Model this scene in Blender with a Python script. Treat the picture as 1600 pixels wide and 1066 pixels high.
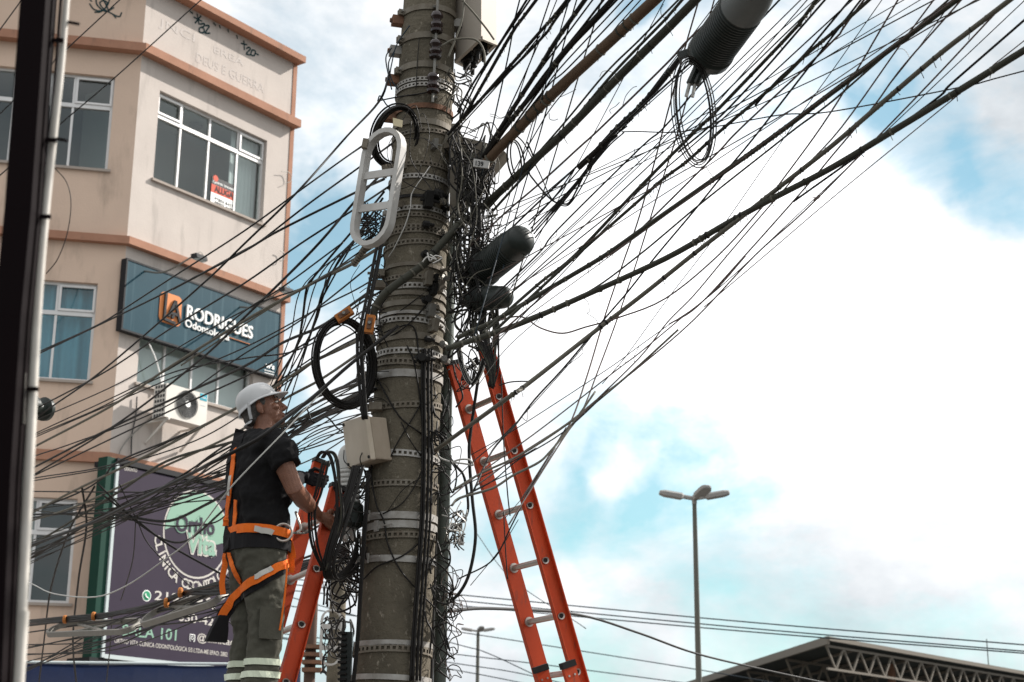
import bpy, bmesh, math, random
from mathutils import Vector, Matrix
from mathutils.bvhtree import BVHTree
from math import sin, cos, radians, pi, hypot

for _o in list(bpy.data.objects):
    bpy.data.objects.remove(_o)
random.seed(7)
scene = bpy.context.scene
COL = scene.collection

# ------------------------------------------------------------------ camera
FPX, PITCH, ROLL = 2520.0, radians(16.6), radians(0.47)
CF = Vector((0, cos(PITCH), sin(PITCH)))
_u0 = Vector((0, -sin(PITCH), cos(PITCH)))
_r0 = Vector((1, 0, 0))
CU = _u0 * cos(ROLL) - _r0 * sin(ROLL)
CR = _r0 * cos(ROLL) + _u0 * sin(ROLL)
CAM = Vector((0, 0, 1.6))
cam = bpy.data.cameras.new('camera')
cam.sensor_width = 36.0
cam.lens = 36.0 * FPX / 1600.0
cam.clip_start = 0.1
cam.clip_end = 2000
cam.dof.use_dof = True
cam.dof.focus_distance = 8.8
cam.dof.aperture_fstop = 5.0
camo = bpy.data.objects.new('camera', cam)
COL.objects.link(camo)
m = Matrix.Identity(4)
for i in range(3):
    m[i][0], m[i][1], m[i][2], m[i][3] = CR[i], CU[i], -CF[i], CAM[i]
camo.matrix_world = m
scene.camera = camo

def ray(x, y):
    return CF + CR * ((x - 800) / FPX) + CU * ((533 - y) / FPX)
def P(x, y, Y):                       # a point of the place seen at (x, y), Y metres down the street
    d = ray(x, y)
    return CAM + d * (Y / d.y)
def PZ(x, y, z):                      # the same, at a known height
    d = ray(x, y)
    return CAM + d * ((z - CAM.z) / d.z)
def depth(p):
    return (p - CAM).dot(CF)

# ------------------------------------------------------------------ world
world = bpy.data.worlds.new('World')
scene.world = world
world.use_nodes = True
wn, wl = world.node_tree.nodes, world.node_tree.links
wn.clear()
SUN_AZ, SUN_EL = radians(62), radians(37)
def wnode(t, **kw):
    n = wn.new(t)
    for k, v in kw.items():
        setattr(n, k, v)
    return n
def wmath(op, a, b=None, clamp=False):
    n = wnode('ShaderNodeMath', operation=op, use_clamp=clamp)
    for i, v in enumerate((a, b)):
        if v is None: continue
        if isinstance(v, (int, float)): n.inputs[i].default_value = v
        else: wl.new(v, n.inputs[i])
    return n.outputs[0]
sky = wnode('ShaderNodeTexSky', sky_type='NISHITA', sun_disc=False)
sky.sun_elevation = SUN_EL
sky.sun_rotation = SUN_AZ
sky.air_density = 1.0; sky.dust_density = 0.6; sky.ozone_density = 1.6
tint = wnode('ShaderNodeMix', data_type='RGBA', blend_type='MULTIPLY')
tint.inputs['Factor'].default_value = 1.0
wl.new(sky.outputs[0], tint.inputs['A'])
tint.inputs['B'].default_value = (0.80, 1.28, 1.10, 1)
bg_sky = wnode('ShaderNodeBackground')
bg_sky.inputs['Strength'].default_value = 0.074
wl.new(tint.outputs['Result'], bg_sky.inputs['Color'])
geo = wnode('ShaderNodeTexCoord')
gdir = geo.outputs['Generated']
def wnoise(scale, detail, rough, stretch, off, dist=0.0):
    mp = wnode('ShaderNodeMapping')
    mp.inputs['Scale'].default_value = stretch
    mp.inputs['Location'].default_value = off
    wl.new(gdir, mp.inputs['Vector'])
    n = wnode('ShaderNodeTexNoise')
    n.inputs['Scale'].default_value = scale
    n.inputs['Detail'].default_value = detail
    n.inputs['Roughness'].default_value = rough
    n.inputs['Distortion'].default_value = dist
    wl.new(mp.outputs[0], n.inputs['Vector'])
    return n.outputs['Fac']
wob = wnode('ShaderNodeTexNoise'); wob.inputs['Scale'].default_value = 9.0; wob.inputs['Detail'].default_value = 5; wob.inputs['Roughness'].default_value = .6
wl.new(gdir, wob.inputs['Vector'])
ws = wnode('ShaderNodeVectorMath', operation='MULTIPLY_ADD')
wl.new(wob.outputs['Color'], ws.inputs[0]); ws.inputs[1].default_value = (.13, .13, .10); ws.inputs[2].default_value = (-.065, -.065, -.05)
wa = wnode('ShaderNodeVectorMath', operation='ADD'); wl.new(gdir, wa.inputs[0]); wl.new(ws.outputs[0], wa.inputs[1])
wdn = wnode('ShaderNodeVectorMath', operation='NORMALIZE'); wl.new(wa.outputs[0], wdn.inputs[0])
wdir = wdn.outputs[0]
def wblob(px, py, deg, amount, smooth_dir=False):
    d = ray(px, py).normalized()
    vm = wnode('ShaderNodeVectorMath', operation='DOT_PRODUCT')
    wl.new(gdir if smooth_dir else wdir, vm.inputs[0]); vm.inputs[1].default_value = d
    mr = wnode('ShaderNodeMapRange', interpolation_type='SMOOTHSTEP')
    wl.new(vm.outputs['Value'], mr.inputs[0])
    mr.inputs[1].default_value = cos(radians(deg)); mr.inputs[2].default_value = 1.0
    mr.inputs[3].default_value = 0.0; mr.inputs[4].default_value = amount
    return mr.outputs[0]
cl = wmath('SUBTRACT', wnoise(7.0, 13, 0.64, (1, 1, 2.0), (0.3, 0.1, 0.0), 0.35), 0.5)
cl = wmath('MULTIPLY', cl, 2.6)
cl = wmath('ADD', cl, 0.95)
for px, py, deg, amt in ((1420, 225, 3.0, -0.75), (1560, 290, 2.7, -0.66), (1350, 110, 2.6, -0.55), (1300, 190, 2.2, -.45), (1200, 190, 2.0, -.35),
                         (470, 390, 3.2, -0.95), (560, 340, 2.4, -.6), (500, 690, 3.0, -0.85), (940, 690, 2.0, -0.42), (1080, 688, 1.9, -0.42), (1000, 700, 1.5, -.3),
                         (860, 800, 3.4, -.46), (980, 810, 3.0, -.40), (1100, 830, 2.8, -.34), (740, 800, 2.4, -.4), (1180, 1000, 3.6, -.30), (900, 1010, 3.0, -.24),
                         (960, 15, 1.3, -.6), (1090, 205, 1.4, -.4), (850, 250, 1.0, -.35), (480, 1000, 2.0, -.3), (500, 120, 4.0, -.30), (1560, 60, 4.0, -.25),
                         (1180, 480, 5.2, 0.8), (1420, 560, 6.0, 0.7), (760, 280, 3.0, .4), (1000, 745, 1.6, .45), (1350, 800, 4.0, .4), (520, 520, 2.2, .35), (900, 930, 1.5, .3)):
    cl = wmath('ADD', cl, wblob(px, py, deg, amt))
mask = wmath('ADD', wmath('MULTIPLY', wmath('MULTIPLY', wmath('ADD', cl, -0.02), 1.0, True), 0.80), 0.20, True)
# cloud brightness: an overcast sky is brighter overhead and towards the hidden sun; thick parts are greyer
cb = wmath('ADD', wmath('MULTIPLY', wnoise(6.5, 8, 0.6, (1, 1, 1.8), (1.3, 0.7, .2)), 0.74), -0.02)
sep = wnode('ShaderNodeSeparateXYZ'); wl.new(gdir, sep.inputs[0])
cb = wmath('ADD', cb, wmath('MULTIPLY', sep.outputs['Z'], 0.58))
vsun = wnode('ShaderNodeVectorMath', operation='DOT_PRODUCT')
wl.new(gdir, vsun.inputs[0]); vsun.inputs[1].default_value = (sin(SUN_AZ) * cos(SUN_EL), cos(SUN_AZ) * cos(SUN_EL), sin(SUN_EL))
gl = wnode('ShaderNodeMapRange'); wl.new(vsun.outputs['Value'], gl.inputs[0])
gl.inputs[1].default_value = -0.7; gl.inputs[2].default_value = 0.95; gl.inputs[3].default_value = 0.0; gl.inputs[4].default_value = 0.22
cb = wmath('ADD', cb, gl.outputs[0])
cb = wmath('MAXIMUM', cb, 0.25)
for px, py, deg, amt in ((1150, 460, 9.5, 0.36), (1580, 40, 8.0, -0.27), (430, 60, 8.0, -0.10), (1000, -80, 9.0, -.15), (1400, 960, 7.0, -0.03)):
    cb = wmath('ADD', cb, wblob(px, py, deg, amt, True))
bg_cl = wnode('ShaderNodeBackground')
cc = wnode('ShaderNodeMix', data_type='RGBA')
mr = wnode('ShaderNodeMapRange'); wl.new(cb, mr.inputs[0])
mr.inputs[1].default_value = 0.42; mr.inputs[2].default_value = 0.72
wl.new(mr.outputs[0], cc.inputs['Factor'])
cc.inputs['A'].default_value = (0.87, 0.94, 1.0, 1); cc.inputs['B'].default_value = (0.985, 0.99, 1.0, 1)
wl.new(cc.outputs['Result'], bg_cl.inputs['Color'])
wl.new(cb, bg_cl.inputs['Strength'])
mixw = wnode('ShaderNodeMixShader')
wl.new(mask, mixw.inputs[0]); wl.new(bg_sky.outputs[0], mixw.inputs[1]); wl.new(bg_cl.outputs[0], mixw.inputs[2])
wout = wnode('ShaderNodeOutputWorld')
wl.new(mixw.outputs[0], wout.inputs['Surface'])

sund = bpy.data.lights.new('sun', 'SUN')
sund.energy = 4.6
sund.angle = radians(0.6)
sund.color = (1.0, 0.95, 0.89)
suno = bpy.data.objects.new('sun', sund)
COL.objects.link(suno)
SDIR = Vector((sin(SUN_AZ) * cos(SUN_EL), cos(SUN_AZ) * cos(SUN_EL), sin(SUN_EL)))
suno.rotation_euler = SDIR.to_track_quat('Z', 'Y').to_euler()
suno.location = (8, 4, 14)
vs = scene.view_settings
vs.view_transform = 'Standard'
vs.look = 'None'
vs.exposure = 0.75
vs.gamma = 1.0
vs.use_curve_mapping = False

# ------------------------------------------------------------------ materials
MATS = {}
def mat(name, col, rough=0.6, metal=0.0, var=None, scale=8.0, amount=0.35, stretch=(1, 1, 1), bump=0.0, bscale=60.0,
        spec=0.16, var2=None, scale2=3.0, amt2=0.4, stretch2=(1, 1, 1), sharp2=(0.45, 0.7), coat=0.0):
    if name in MATS: return MATS[name]
    mt = bpy.data.materials.new(name); mt.use_nodes = True
    n, l = mt.node_tree.nodes, mt.node_tree.links
    b = n['Principled BSDF']
    b.inputs['Roughness'].default_value = rough
    b.inputs['Metallic'].default_value = metal
    b.inputs['Specular IOR Level'].default_value = spec
    b.inputs['Coat Weight'].default_value = coat
    tc = n.new('ShaderNodeTexCoord')
    def nz(sc, st, det=6):
        mp = n.new('ShaderNodeMapping'); mp.inputs['Scale'].default_value = st
        l.new(tc.outputs['Object'], mp.inputs[0])
        t = n.new('ShaderNodeTexNoise'); t.inputs['Scale'].default_value = sc; t.inputs['Detail'].default_value = det
        t.inputs['Roughness'].default_value = 0.62
        l.new(mp.outputs[0], t.inputs['Vector'])
        return t.outputs['Fac']
    src = None
    c4 = (*col, 1)
    if var:
        mx = n.new('ShaderNodeMix'); mx.data_type = 'RGBA'
        mrr = n.new('ShaderNodeMapRange'); l.new(nz(scale, stretch), mrr.inputs[0])
        mrr.inputs[1].default_value = 0.32; mrr.inputs[2].default_value = 0.72; mrr.inputs[4].default_value = amount
        l.new(mrr.outputs[0], mx.inputs['Factor'])
        mx.inputs['A'].default_value = c4; mx.inputs['B'].default_value = (*var, 1)
        src = mx.outputs['Result']
    if var2:
        mx2 = n.new('ShaderNodeMix'); mx2.data_type = 'RGBA'
        mrr = n.new('ShaderNodeMapRange'); l.new(nz(scale2, stretch2, 8), mrr.inputs[0])
        mrr.inputs[1].default_value = sharp2[0]; mrr.inputs[2].default_value = sharp2[1]; mrr.inputs[4].default_value = amt2
        l.new(mrr.outputs[0], mx2.inputs['Factor'])
        if src: l.new(src, mx2.inputs['A'])
        else: mx2.inputs['A'].default_value = c4
        mx2.inputs['B'].default_value = (*var2, 1)
        src = mx2.outputs['Result']
    if src: l.new(src, b.inputs['Base Color'])
    else: b.inputs['Base Color'].default_value = c4
    if bump:
        bp = n.new('ShaderNodeBump'); bp.inputs['Strength'].default_value = bump; bp.inputs['Distance'].default_value = 0.01
        l.new(nz(bscale, (1, 1, 1), 5), bp.inputs['Height'])
        l.new(bp.outputs[0], b.inputs['Normal'])
    MATS[name] = mt
    return mt

M_WALL_L = mat('tan_stucco', (0.61, 0.46, 0.36), 0.9, var=(0.53, 0.40, 0.315), scale=1.2, amount=.8, bump=.35, bscale=40,
               var2=(0.31, 0.24, 0.19), scale2=1.9, amt2=.75, stretch2=(1.5, 1.5, .35), sharp2=(.56, .78))
M_WALL_R = mat('pale_stucco', (0.515, 0.46, 0.418), 0.9, var=(0.45, 0.40, 0.365), scale=1.4, amount=.8, bump=.3, bscale=40,
               var2=(0.29, 0.26, 0.235), scale2=2.2, amt2=.75, stretch2=(1.6, 1.6, .3), sharp2=(.56, .78))
M_BAND = mat('terracotta_paint', (0.37, 0.195, 0.13), 0.85, var=(0.29, 0.15, 0.098), scale=2.5, amount=.9, bump=.3, bscale=30,
             var2=(0.16, 0.11, 0.085), scale2=5, amt2=.6, stretch2=(1, 1, .5), sharp2=(.58, .76))
M_FRAME = mat('aluminium_frame', (0.62, 0.61, 0.60), 0.45, metal=.25, var=(0.5, 0.49, 0.48), scale=4)
M_ROOM = mat('room_inside', (0.34, 0.35, 0.33), 0.9)
M_BLIND = mat('grey_blind', (0.55, 0.58, 0.57), 0.85, var=(.42, .44, .44), scale=2)
M_CURT = mat('blue_curtain', (0.12, 0.34, 0.44), 0.85, var=(0.08, 0.23, 0.32), scale=3, amount=.5)
M_SILL = mat('stone_sill', (0.36, 0.31, 0.27), 0.85, var=(.22, .19, .17), scale=5)
M_TEAL = mat('teal_sign_face', (0.006, 0.040, 0.060), 0.42, var=(0.010, 0.054, 0.076), scale=1.0, amount=.9,
             var2=(0.13, 0.22, 0.25), scale2=7, amt2=.45, stretch2=(1.4, 1.4, .06), sharp2=(.55, .8))
M_DARKEDGE = mat('black_trim', (0.018, 0.018, 0.02), 0.6)
M_WHITE = mat('white_lettering', (0.80, 0.80, 0.78), 0.5)
M_ORLOGO = mat('orange_logo', (0.62, 0.22, 0.075), 0.5)
M_PURPLE = mat('purple_banner', (0.026, 0.0175, 0.034), 0.6, var=(0.034, 0.024, 0.042), scale=1.6, amount=.7, bump=.12, bscale=4)
M_MINT = mat('mint_print', (0.225, 0.37, 0.285), 0.55)
M_CREAM = mat('cream_print', (0.52, 0.49, 0.45), 0.55)
M_GREEN = mat('dark_green_metal', (0.006, 0.042, 0.028), 0.5, var=(0.01, .03, .022), scale=2)
M_SILVER = mat('banner_edge', (0.45, 0.50, 0.50), 0.5)
M_BLUE = mat('blue_tarpaulin', (0.002, 0.006, 0.024), 0.5, var=(0.004, 0.011, 0.038), scale=2, bump=.3, bscale=6)
M_ROOML = mat('room_lit', (0.30, 0.30, 0.28), 0.9)
M_AC = mat('cream_plastic', (0.66, 0.63, 0.58), 0.5, var=(.52, .49, .44), scale=3, amount=.5)
M_GRILLE = mat('grey_grille', (0.045, 0.045, 0.047), 0.5)
M_STICK = mat('cyan_sticker', (0.05, 0.33, 0.42), 0.4)
M_CONC = mat('old_concrete', (0.158, 0.136, 0.100), 0.92, var=(0.072, 0.062, 0.046), scale=3.6, amount=1.0, stretch=(1, 1, .6), bump=1.0, bscale=48,
             var2=(0.33, 0.29, 0.23), scale2=38, amt2=.75, stretch2=(1, 1, .55), sharp2=(.60, .70))
M_GALV = mat('galvanised_band', (0.40, 0.385, 0.36), 0.5, metal=.35, var=(0.20, 0.18, 0.155), scale=14, amount=.9)
M_OLDBAND = mat('weathered_band', (0.21, 0.19, 0.155), 0.7, metal=.2, var=(0.12, 0.095, 0.07), scale=12, amount=.9)
M_RUST = mat('rusty_steel', (0.20, 0.10, 0.06), 0.85, var=(0.09, 0.06, 0.045), scale=18, amount=.9, bump=.4)
M_INS = mat('brown_porcelain', (0.020, 0.009, 0.008), 0.18, spec=.5)
M_STEEL = mat('dull_steel', (0.22, 0.21, 0.19), 0.55, metal=.4, var=(.12, .11, .095), scale=20)
M_CONDUIT = mat('painted_conduit', (0.10, 0.115, 0.10), 0.6, var=(0.06, 0.07, 0.06), scale=6, amount=.9, stretch=(1, 1, .3), bump=.2)
M_BOXC = mat('dirty_shaded_case', (0.40, 0.335, 0.26), 0.7, var=(0.25, 0.20, 0.15), scale=6, amount=.9, stretch=(1, 1, .35),  # browner than the lid: shade on the side put into the dirty plastic colour
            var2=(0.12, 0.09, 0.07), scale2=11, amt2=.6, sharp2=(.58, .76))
M_BOX = mat('dirty_plastic_box', (0.56, 0.49, 0.40), 0.65, var=(0.40, 0.33, 0.25), scale=5, amount=.8, stretch=(1, 1, .35),
            var2=(0.17, 0.13, 0.10), scale2=11, amt2=.55, sharp2=(.6, .78))
M_CAB = mat('cabinet_paint', (0.42, 0.37, 0.31), 0.55, var=(0.33, 0.29, 0.245), scale=3)
M_OVAL = mat('grey_cable_rack', (0.50, 0.485, 0.46), 0.6, var=(.36, .34, .315), scale=9, amount=.8)
M_ORANGE = mat('orange_fibreglass', (0.56, 0.072, 0.022), 0.5, var=(0.42, 0.052, 0.018), scale=5, amount=.9, stretch=(1, 1, .25), bump=.12, bscale=160,
               var2=(.17, .06, .042), scale2=20, amt2=.85, stretch2=(1, 1, .3), sharp2=(.57, .72))
M_ALU = mat('scuffed_aluminium', (0.46, 0.41, 0.37), 0.42, metal=.7, var=(.28, .24, .21), scale=20)
M_BLACK = mat('black_rubber', (0.016, 0.015, 0.014), 0.55, var=(.03, .028, .026), scale=30)
M_CLOSURE = mat('black_closure_plastic', (0.016, 0.021, 0.018), 0.36, var=(.04, .042, .036), scale=12, spec=.28)
M_DOME = mat('white_closure_plastic', (0.52, 0.51, 0.48), 0.5, var=(.38, .37, .34), scale=5)
M_W = {'k': mat('black_cable', (0.012, 0.0105, 0.0095), 0.5, var=(.026, .023, .02), scale=8),
       'g': mat('bloomed_grey_cable', (0.13, 0.12, 0.095), 0.65, var=(.08, .072, .058), scale=9),  # grey lightened to carry the bloom of the bright sky
       'o': mat('olive_cable', (0.050, 0.049, 0.037), 0.6, var=(.030, .029, .022), scale=9),  # olive lifted off black for the haze of the sky behind
       'b': mat('brown_sheathed_cable', (0.125, 0.078, 0.048), 0.65, var=(0.075, .054, .037), scale=7, bump=.2),
       'u': mat('slate_blue_cable', (0.018, 0.028, 0.036), 0.5),
       'r': mat('reddish_cable', (0.115, 0.082, 0.072), 0.6),  # reddish tone also lightened for sky bloom
       'w': mat('pale_grey_wire', (0.42, 0.41, 0.38), 0.5),
       's': mat('bare_metal_strand', (0.42, 0.40, 0.37), 0.35, metal=.8)}
M_TAG = mat('orange_clamp', (0.42, 0.15, 0.035), 0.6, var=(.28, .09, .03), scale=20)
M_YTAG = mat('pale_yellow_tag', (0.58, 0.50, 0.33), 0.6)
M_SKIN = mat('tanned_skin', (0.21, 0.094, 0.056), 0.40, var=(0.145, 0.06, 0.036), scale=38, amount=.8, bump=.35, bscale=220, spec=.35)
M_HAIR = mat('greying_hair', (0.055, 0.048, 0.042), 0.75, var=(0.16, 0.15, 0.14), scale=70, amount=.8, bump=.6, bscale=160)
M_SHIRT = mat('black_shirt_cloth', (0.0085, 0.008, 0.0085), 0.9, var=(.014, .0135, .014), scale=5, bump=.35, bscale=14)
M_TROU = mat('grey_green_work_cloth', (0.084, 0.080, 0.062), 0.88, var=(0.056, 0.053, 0.042), scale=7, amount=.8, bump=.5, bscale=11)
M_HELM = mat('white_helmet_plastic', (0.50, 0.50, 0.50), 0.35, var=(.40, .40, .395), scale=9, amount=.6)
M_STRAP = mat('orange_webbing', (0.78, 0.16, 0.018), 0.7, var=(.64, .115, .014), scale=30, amount=.6, bump=.3, bscale=200)
M_REFL = mat('reflective_tape', (0.60, 0.64, 0.50), 0.4, var=(.46, .5, .38), scale=12)
M_REFLG = mat('grey_reflective_patch', (0.46, 0.44, 0.40), 0.4)
M_PAD = mat('black_webbing_pad', (0.014, 0.013, 0.014), 0.9)
M_GROUND = mat('dusty_asphalt', (0.058, 0.056, 0.052), 0.95, var=(.04, .04, .038), scale=.8, bump=.3)
M_PAVE = mat('grey_pavement', (0.23, 0.215, 0.20), 0.9, var=(.17, .16, .15), scale=1.1)
M_LAMP = mat('lamp_housing', (0.24, 0.235, 0.225), 0.6)
M_LPOLE = mat('grey_green_lamp_post', (0.105, 0.105, 0.09), 0.6)
M_ROOFU = mat('dark_roof_sheet', (0.030, 0.036, 0.033), 0.8)
M_TRUSS = mat('pale_truss_paint', (0.17, 0.15, 0.125), 0.7)
M_POST = mat('near_black_steel', (0.004, 0.0015, 0.002), 0.7, spec=.06)
M_PIPE = mat('white_pvc_pipe', (0.60, 0.57, 0.52), 0.5, var=(.36, .33, .29), scale=6, amount=.8)
M_WOOD = mat('rusty_brown_post', (0.10, 0.065, 0.05), 0.9, var=(.06, .04, .03), scale=8)
M_GRAF = mat('teal_black_spray', (0.018, 0.045, 0.05), 0.8)
M_GRAFW = mat('faded_white_spray', (0.535, 0.488, 0.455), 0.9, var=(.48, .43, .40), scale=6, amount=.95)
M_RED = mat('red_print', (0.55, 0.075, 0.035), 0.5)
M_EYE = mat('eye_white', (0.55, 0.52, 0.48), 0.3)
def glass_mat():
    mt = bpy.data.materials.new('window_glass'); mt.use_nodes = True
    n, l = mt.node_tree.nodes, mt.node_tree.links
    n.clear()
    o = n.new('ShaderNodeOutputMaterial'); t = n.new('ShaderNodeBsdfTransparent'); g = n.new('ShaderNodeBsdfGlossy')
    t.inputs[0].default_value = (0.80, 0.86, 0.85, 1); g.inputs['Roughness'].default_value = 0.03
    g.inputs['Color'].default_value = (0.75, 0.8, 0.8, 1)
    f = n.new('ShaderNodeLayerWeight'); f.inputs[0].default_value = 0.5
    pw = n.new('ShaderNodeMath'); pw.operation = 'POWER'; pw.inputs[1].default_value = 4.0; l.new(f.outputs['Facing'], pw.inputs[0])
    ad = n.new('ShaderNodeMath'); ad.operation = 'MULTIPLY_ADD'; ad.inputs[1].default_value = 0.5; ad.inputs[2].default_value = 0.10
    l.new(pw.outputs[0], ad.inputs[0])
    mx = n.new('ShaderNodeMixShader'); l.new(ad.outputs[0], mx.inputs[0])
    l.new(t.outputs[0], mx.inputs[1]); l.new(g.outputs[0], mx.inputs[2]); l.new(mx.outputs[0], o.inputs[0])
    return mt
M_GLASS = glass_mat()
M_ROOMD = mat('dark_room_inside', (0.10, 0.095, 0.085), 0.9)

# ------------------------------------------------------------------ builders
WLOC = {}
def tag(o, label=None, cat=None, group=None, kind=None):
    if label: o['label'] = label
    if cat: o['category'] = cat
    if group: o['group'] = group
    if kind: o['kind'] = kind
    return o
def thing(name, loc, label, cat, group=None):
    o = bpy.data.objects.new(name, None)
    o.empty_display_size = 0.1
    COL.objects.link(o)
    o.location = loc
    WLOC[o.name] = Vector(loc)
    return tag(o, label, cat, group)
class MB:
    def __init__(self): self.v = []; self.f = []
    def add(self, vs, fs):
        b = len(self.v); self.v.extend(Vector(q) for q in vs)
        self.f.extend(tuple(b + i for i in q) for q in fs); return self
    def obox(self, c, ax, ay, az, hx, hy, hz):
        c = Vector(c); X, Y, Z = Vector(ax) * hx, Vector(ay) * hy, Vector(az) * hz
        vs = [c + X * i + Y * j + Z * k for i in (-1, 1) for j in (-1, 1) for k in (-1, 1)]
        return self.add(vs, [(0, 1, 3, 2), (4, 6, 7, 5), (0, 4, 5, 1), (2, 3, 7, 6), (0, 2, 6, 4), (1, 5, 7, 3)])
    def bar(self, a, b, w, h, up=(0, 0, 1)):
        a, b = Vector(a), Vector(b); d = (b - a); L = d.length; d.normalize()
        s = d.cross(Vector(up))
        if s.length < 1e-4: s = d.cross(Vector((1, 0, 0)))
        s.normalize(); u = s.cross(d)
        return self.obox((a + b) / 2, d, s, u, L / 2, w / 2, h / 2)
    def tube(self, pts, rad, n=8, cap=True, flat=1.0):
        pts = [Vector(q) for q in pts]
        if not isinstance(rad, (list, tuple)): rad = [rad] * len(pts)
        up = None; rings = []; b = len(self.v)
        for i, q in enumerate(pts):
            t = (pts[min(i + 1, len(pts) - 1)] - pts[max(i - 1, 0)])
            if t.length < 1e-9: t = Vector((0, 0, 1))
            t.normalize()
            if up is None:
                up = t.orthogonal().normalized()
            up = (up - t * up.dot(t))
            if up.length < 1e-6: up = t.orthogonal()
            up.normalize(); s = t.cross(up)
            for k in range(n):
                a = 2 * pi * k / n
                self.v.append(q + (up * cos(a) + s * sin(a) * flat) * rad[i])
        for i in range(len(pts) - 1):
            for k in range(n):
                k2 = (k + 1) % n
                self.f.append((b + i * n + k, b + i * n + k2, b + (i + 1) * n + k2, b + (i + 1) * n + k))
        if cap:
            self.f.append(tuple(b + k for k in reversed(range(n))))
            self.f.append(tuple(b + (len(pts) - 1) * n + k for k in range(n)))
        return self
    def loft(self, rings, cap=True):          # rings: lists of points of equal length
        b = len(self.v); n = len(rings[0])
        for r in rings: self.v.extend(Vector(q) for q in r)
        for i in range(len(rings) - 1):
            for k in range(n):
                k2 = (k + 1) % n
                self.f.append((b + i * n + k, b + i * n + k2, b + (i + 1) * n + k2, b + (i + 1) * n + k))
        if cap:
            self.f.append(tuple(b + k for k in reversed(range(n))))
            self.f.append(tuple(b + (len(rings) - 1) * n + k for k in range(n)))
        return self
    def lathe(self, base, axis, prof, n=16, cap=True):   # prof: (radius, height)
        axis = Vector(axis).normalized(); s = axis.orthogonal().normalized(); t = axis.cross(s); base = Vector(base)
        return self.loft([[base + axis * h + (s * cos(2 * pi * k / n) + t * sin(2 * pi * k / n)) * r for k in range(n)] for r, h in prof], cap)
    def ellipsoid(self, c, A, B, Cc, n=14, m_=9):
        c, A, B, Cc = Vector(c), Vector(A), Vector(B), Vector(Cc); rings = []
        for i in range(m_ + 1):
            ph = -pi / 2 + pi * (i + .03) / (m_ + .06) if 0 < i < m_ else (-pi / 2 + .06 if i == 0 else pi / 2 - .06)
            rings.append([c + (A * cos(2 * pi * k / n) + B * sin(2 * pi * k / n)) * cos(ph) + Cc * sin(ph) for k in range(n)])
        return self.loft(rings)
    def prism(self, poly, d):                  # polygon points + thickness vector
        n = len(poly); d = Vector(d); poly = [Vector(q) for q in poly]
        return self.add(poly + [q + d for q in poly], [tuple(reversed(range(n))), tuple(range(n, 2 * n))] +
                        [(i, (i + 1) % n, n + (i + 1) % n, n + i) for i in range(n)])
    def build(self, name, material, parent=None, smooth=False, kind=None, label=None, cat=None, group=None, fix=True):
        off = Vector((0, 0, 0))
        if parent is not None: off = WLOC[parent.name]
        elif self.v:
            lo = Vector([min(q[i] for q in self.v) for i in range(3)]); hi = Vector([max(q[i] for q in self.v) for i in range(3)])
            off = Vector(((lo.x + hi.x) / 2, (lo.y + hi.y) / 2, lo.z))
        me = bpy.data.meshes.new(name)
        me.from_pydata([tuple(q - off) for q in self.v], [], self.f)
        if fix:
            bm = bmesh.new(); bm.from_mesh(me); bmesh.ops.recalc_face_normals(bm, faces=bm.faces); bm.to_mesh(me); bm.free()
        if smooth:
            for p_ in me.polygons: p_.use_smooth = True
            if smooth != 'all':
                me.set_sharp_from_angle(angle=radians(42))
        me.materials.append(material)
        o = bpy.data.objects.new(name, me)
        COL.objects.link(o)
        if parent is not None:
            o.parent = parent
        else:
            o.location = off
        WLOC[o.name] = off
        return tag(o, label, cat, group, kind)

def catmull(pts, per=8):
    pts = [Vector(q) for q in pts]
    if len(pts) == 2:
        return [pts[0].lerp(pts[1], i / per) for i in range(per + 1)]
    out = []
    ext = [pts[0] * 2 - pts[1]] + pts + [pts[-1] * 2 - pts[-2]]
    for i in range(1, len(ext) - 2):
        p0, p1, p2, p3 = ext[i - 1:i + 3]
        n = per
        for k in range(n):
            t = k / n
            out.append(0.5 * ((2 * p1) + (p2 - p0) * t + (2 * p0 - 5 * p1 + 4 * p2 - p3) * t * t + (3 * p1 - p0 - 3 * p2 + p3) * t ** 3))
    out.append(pts[-1])
    return out

def text_mesh(body, bold=0.0, extrude=0.02, align='LEFT'):
    cu = bpy.data.curves.new('lettering', 'FONT')
    cu.body = body; cu.offset = bold; cu.extrude = extrude; cu.resolution_u = 3
    o = bpy.data.objects.new('lettering', cu); COL.objects.link(o)
    dg = bpy.context.evaluated_depsgraph_get()
    me = bpy.data.meshes.new_from_object(o.evaluated_get(dg))
    vs = [v.co.copy() for v in me.vertices]; fs = [tuple(p_.vertices) for p_ in me.polygons]
    bpy.data.objects.remove(o); bpy.data.curves.remove(cu); bpy.data.meshes.remove(me)
    return vs, fs
# ------------------------------------------------------------------ ground
g = MB(); g.add([(-400, -200, 0), (400, -200, 0), (400, 600, 0), (-400, 600, 0)], [(0, 1, 2, 3)])
g.build('ground', M_GROUND, kind='structure')
g = MB(); g.prism([(-30, 7.2, 0.004), (3.2, 7.2, 0.004), (3.2, 60, 0.004), (-30, 60, 0.004)], (0, 0, .13)); g.build('pavement', M_PAVE, kind='structure')

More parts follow.
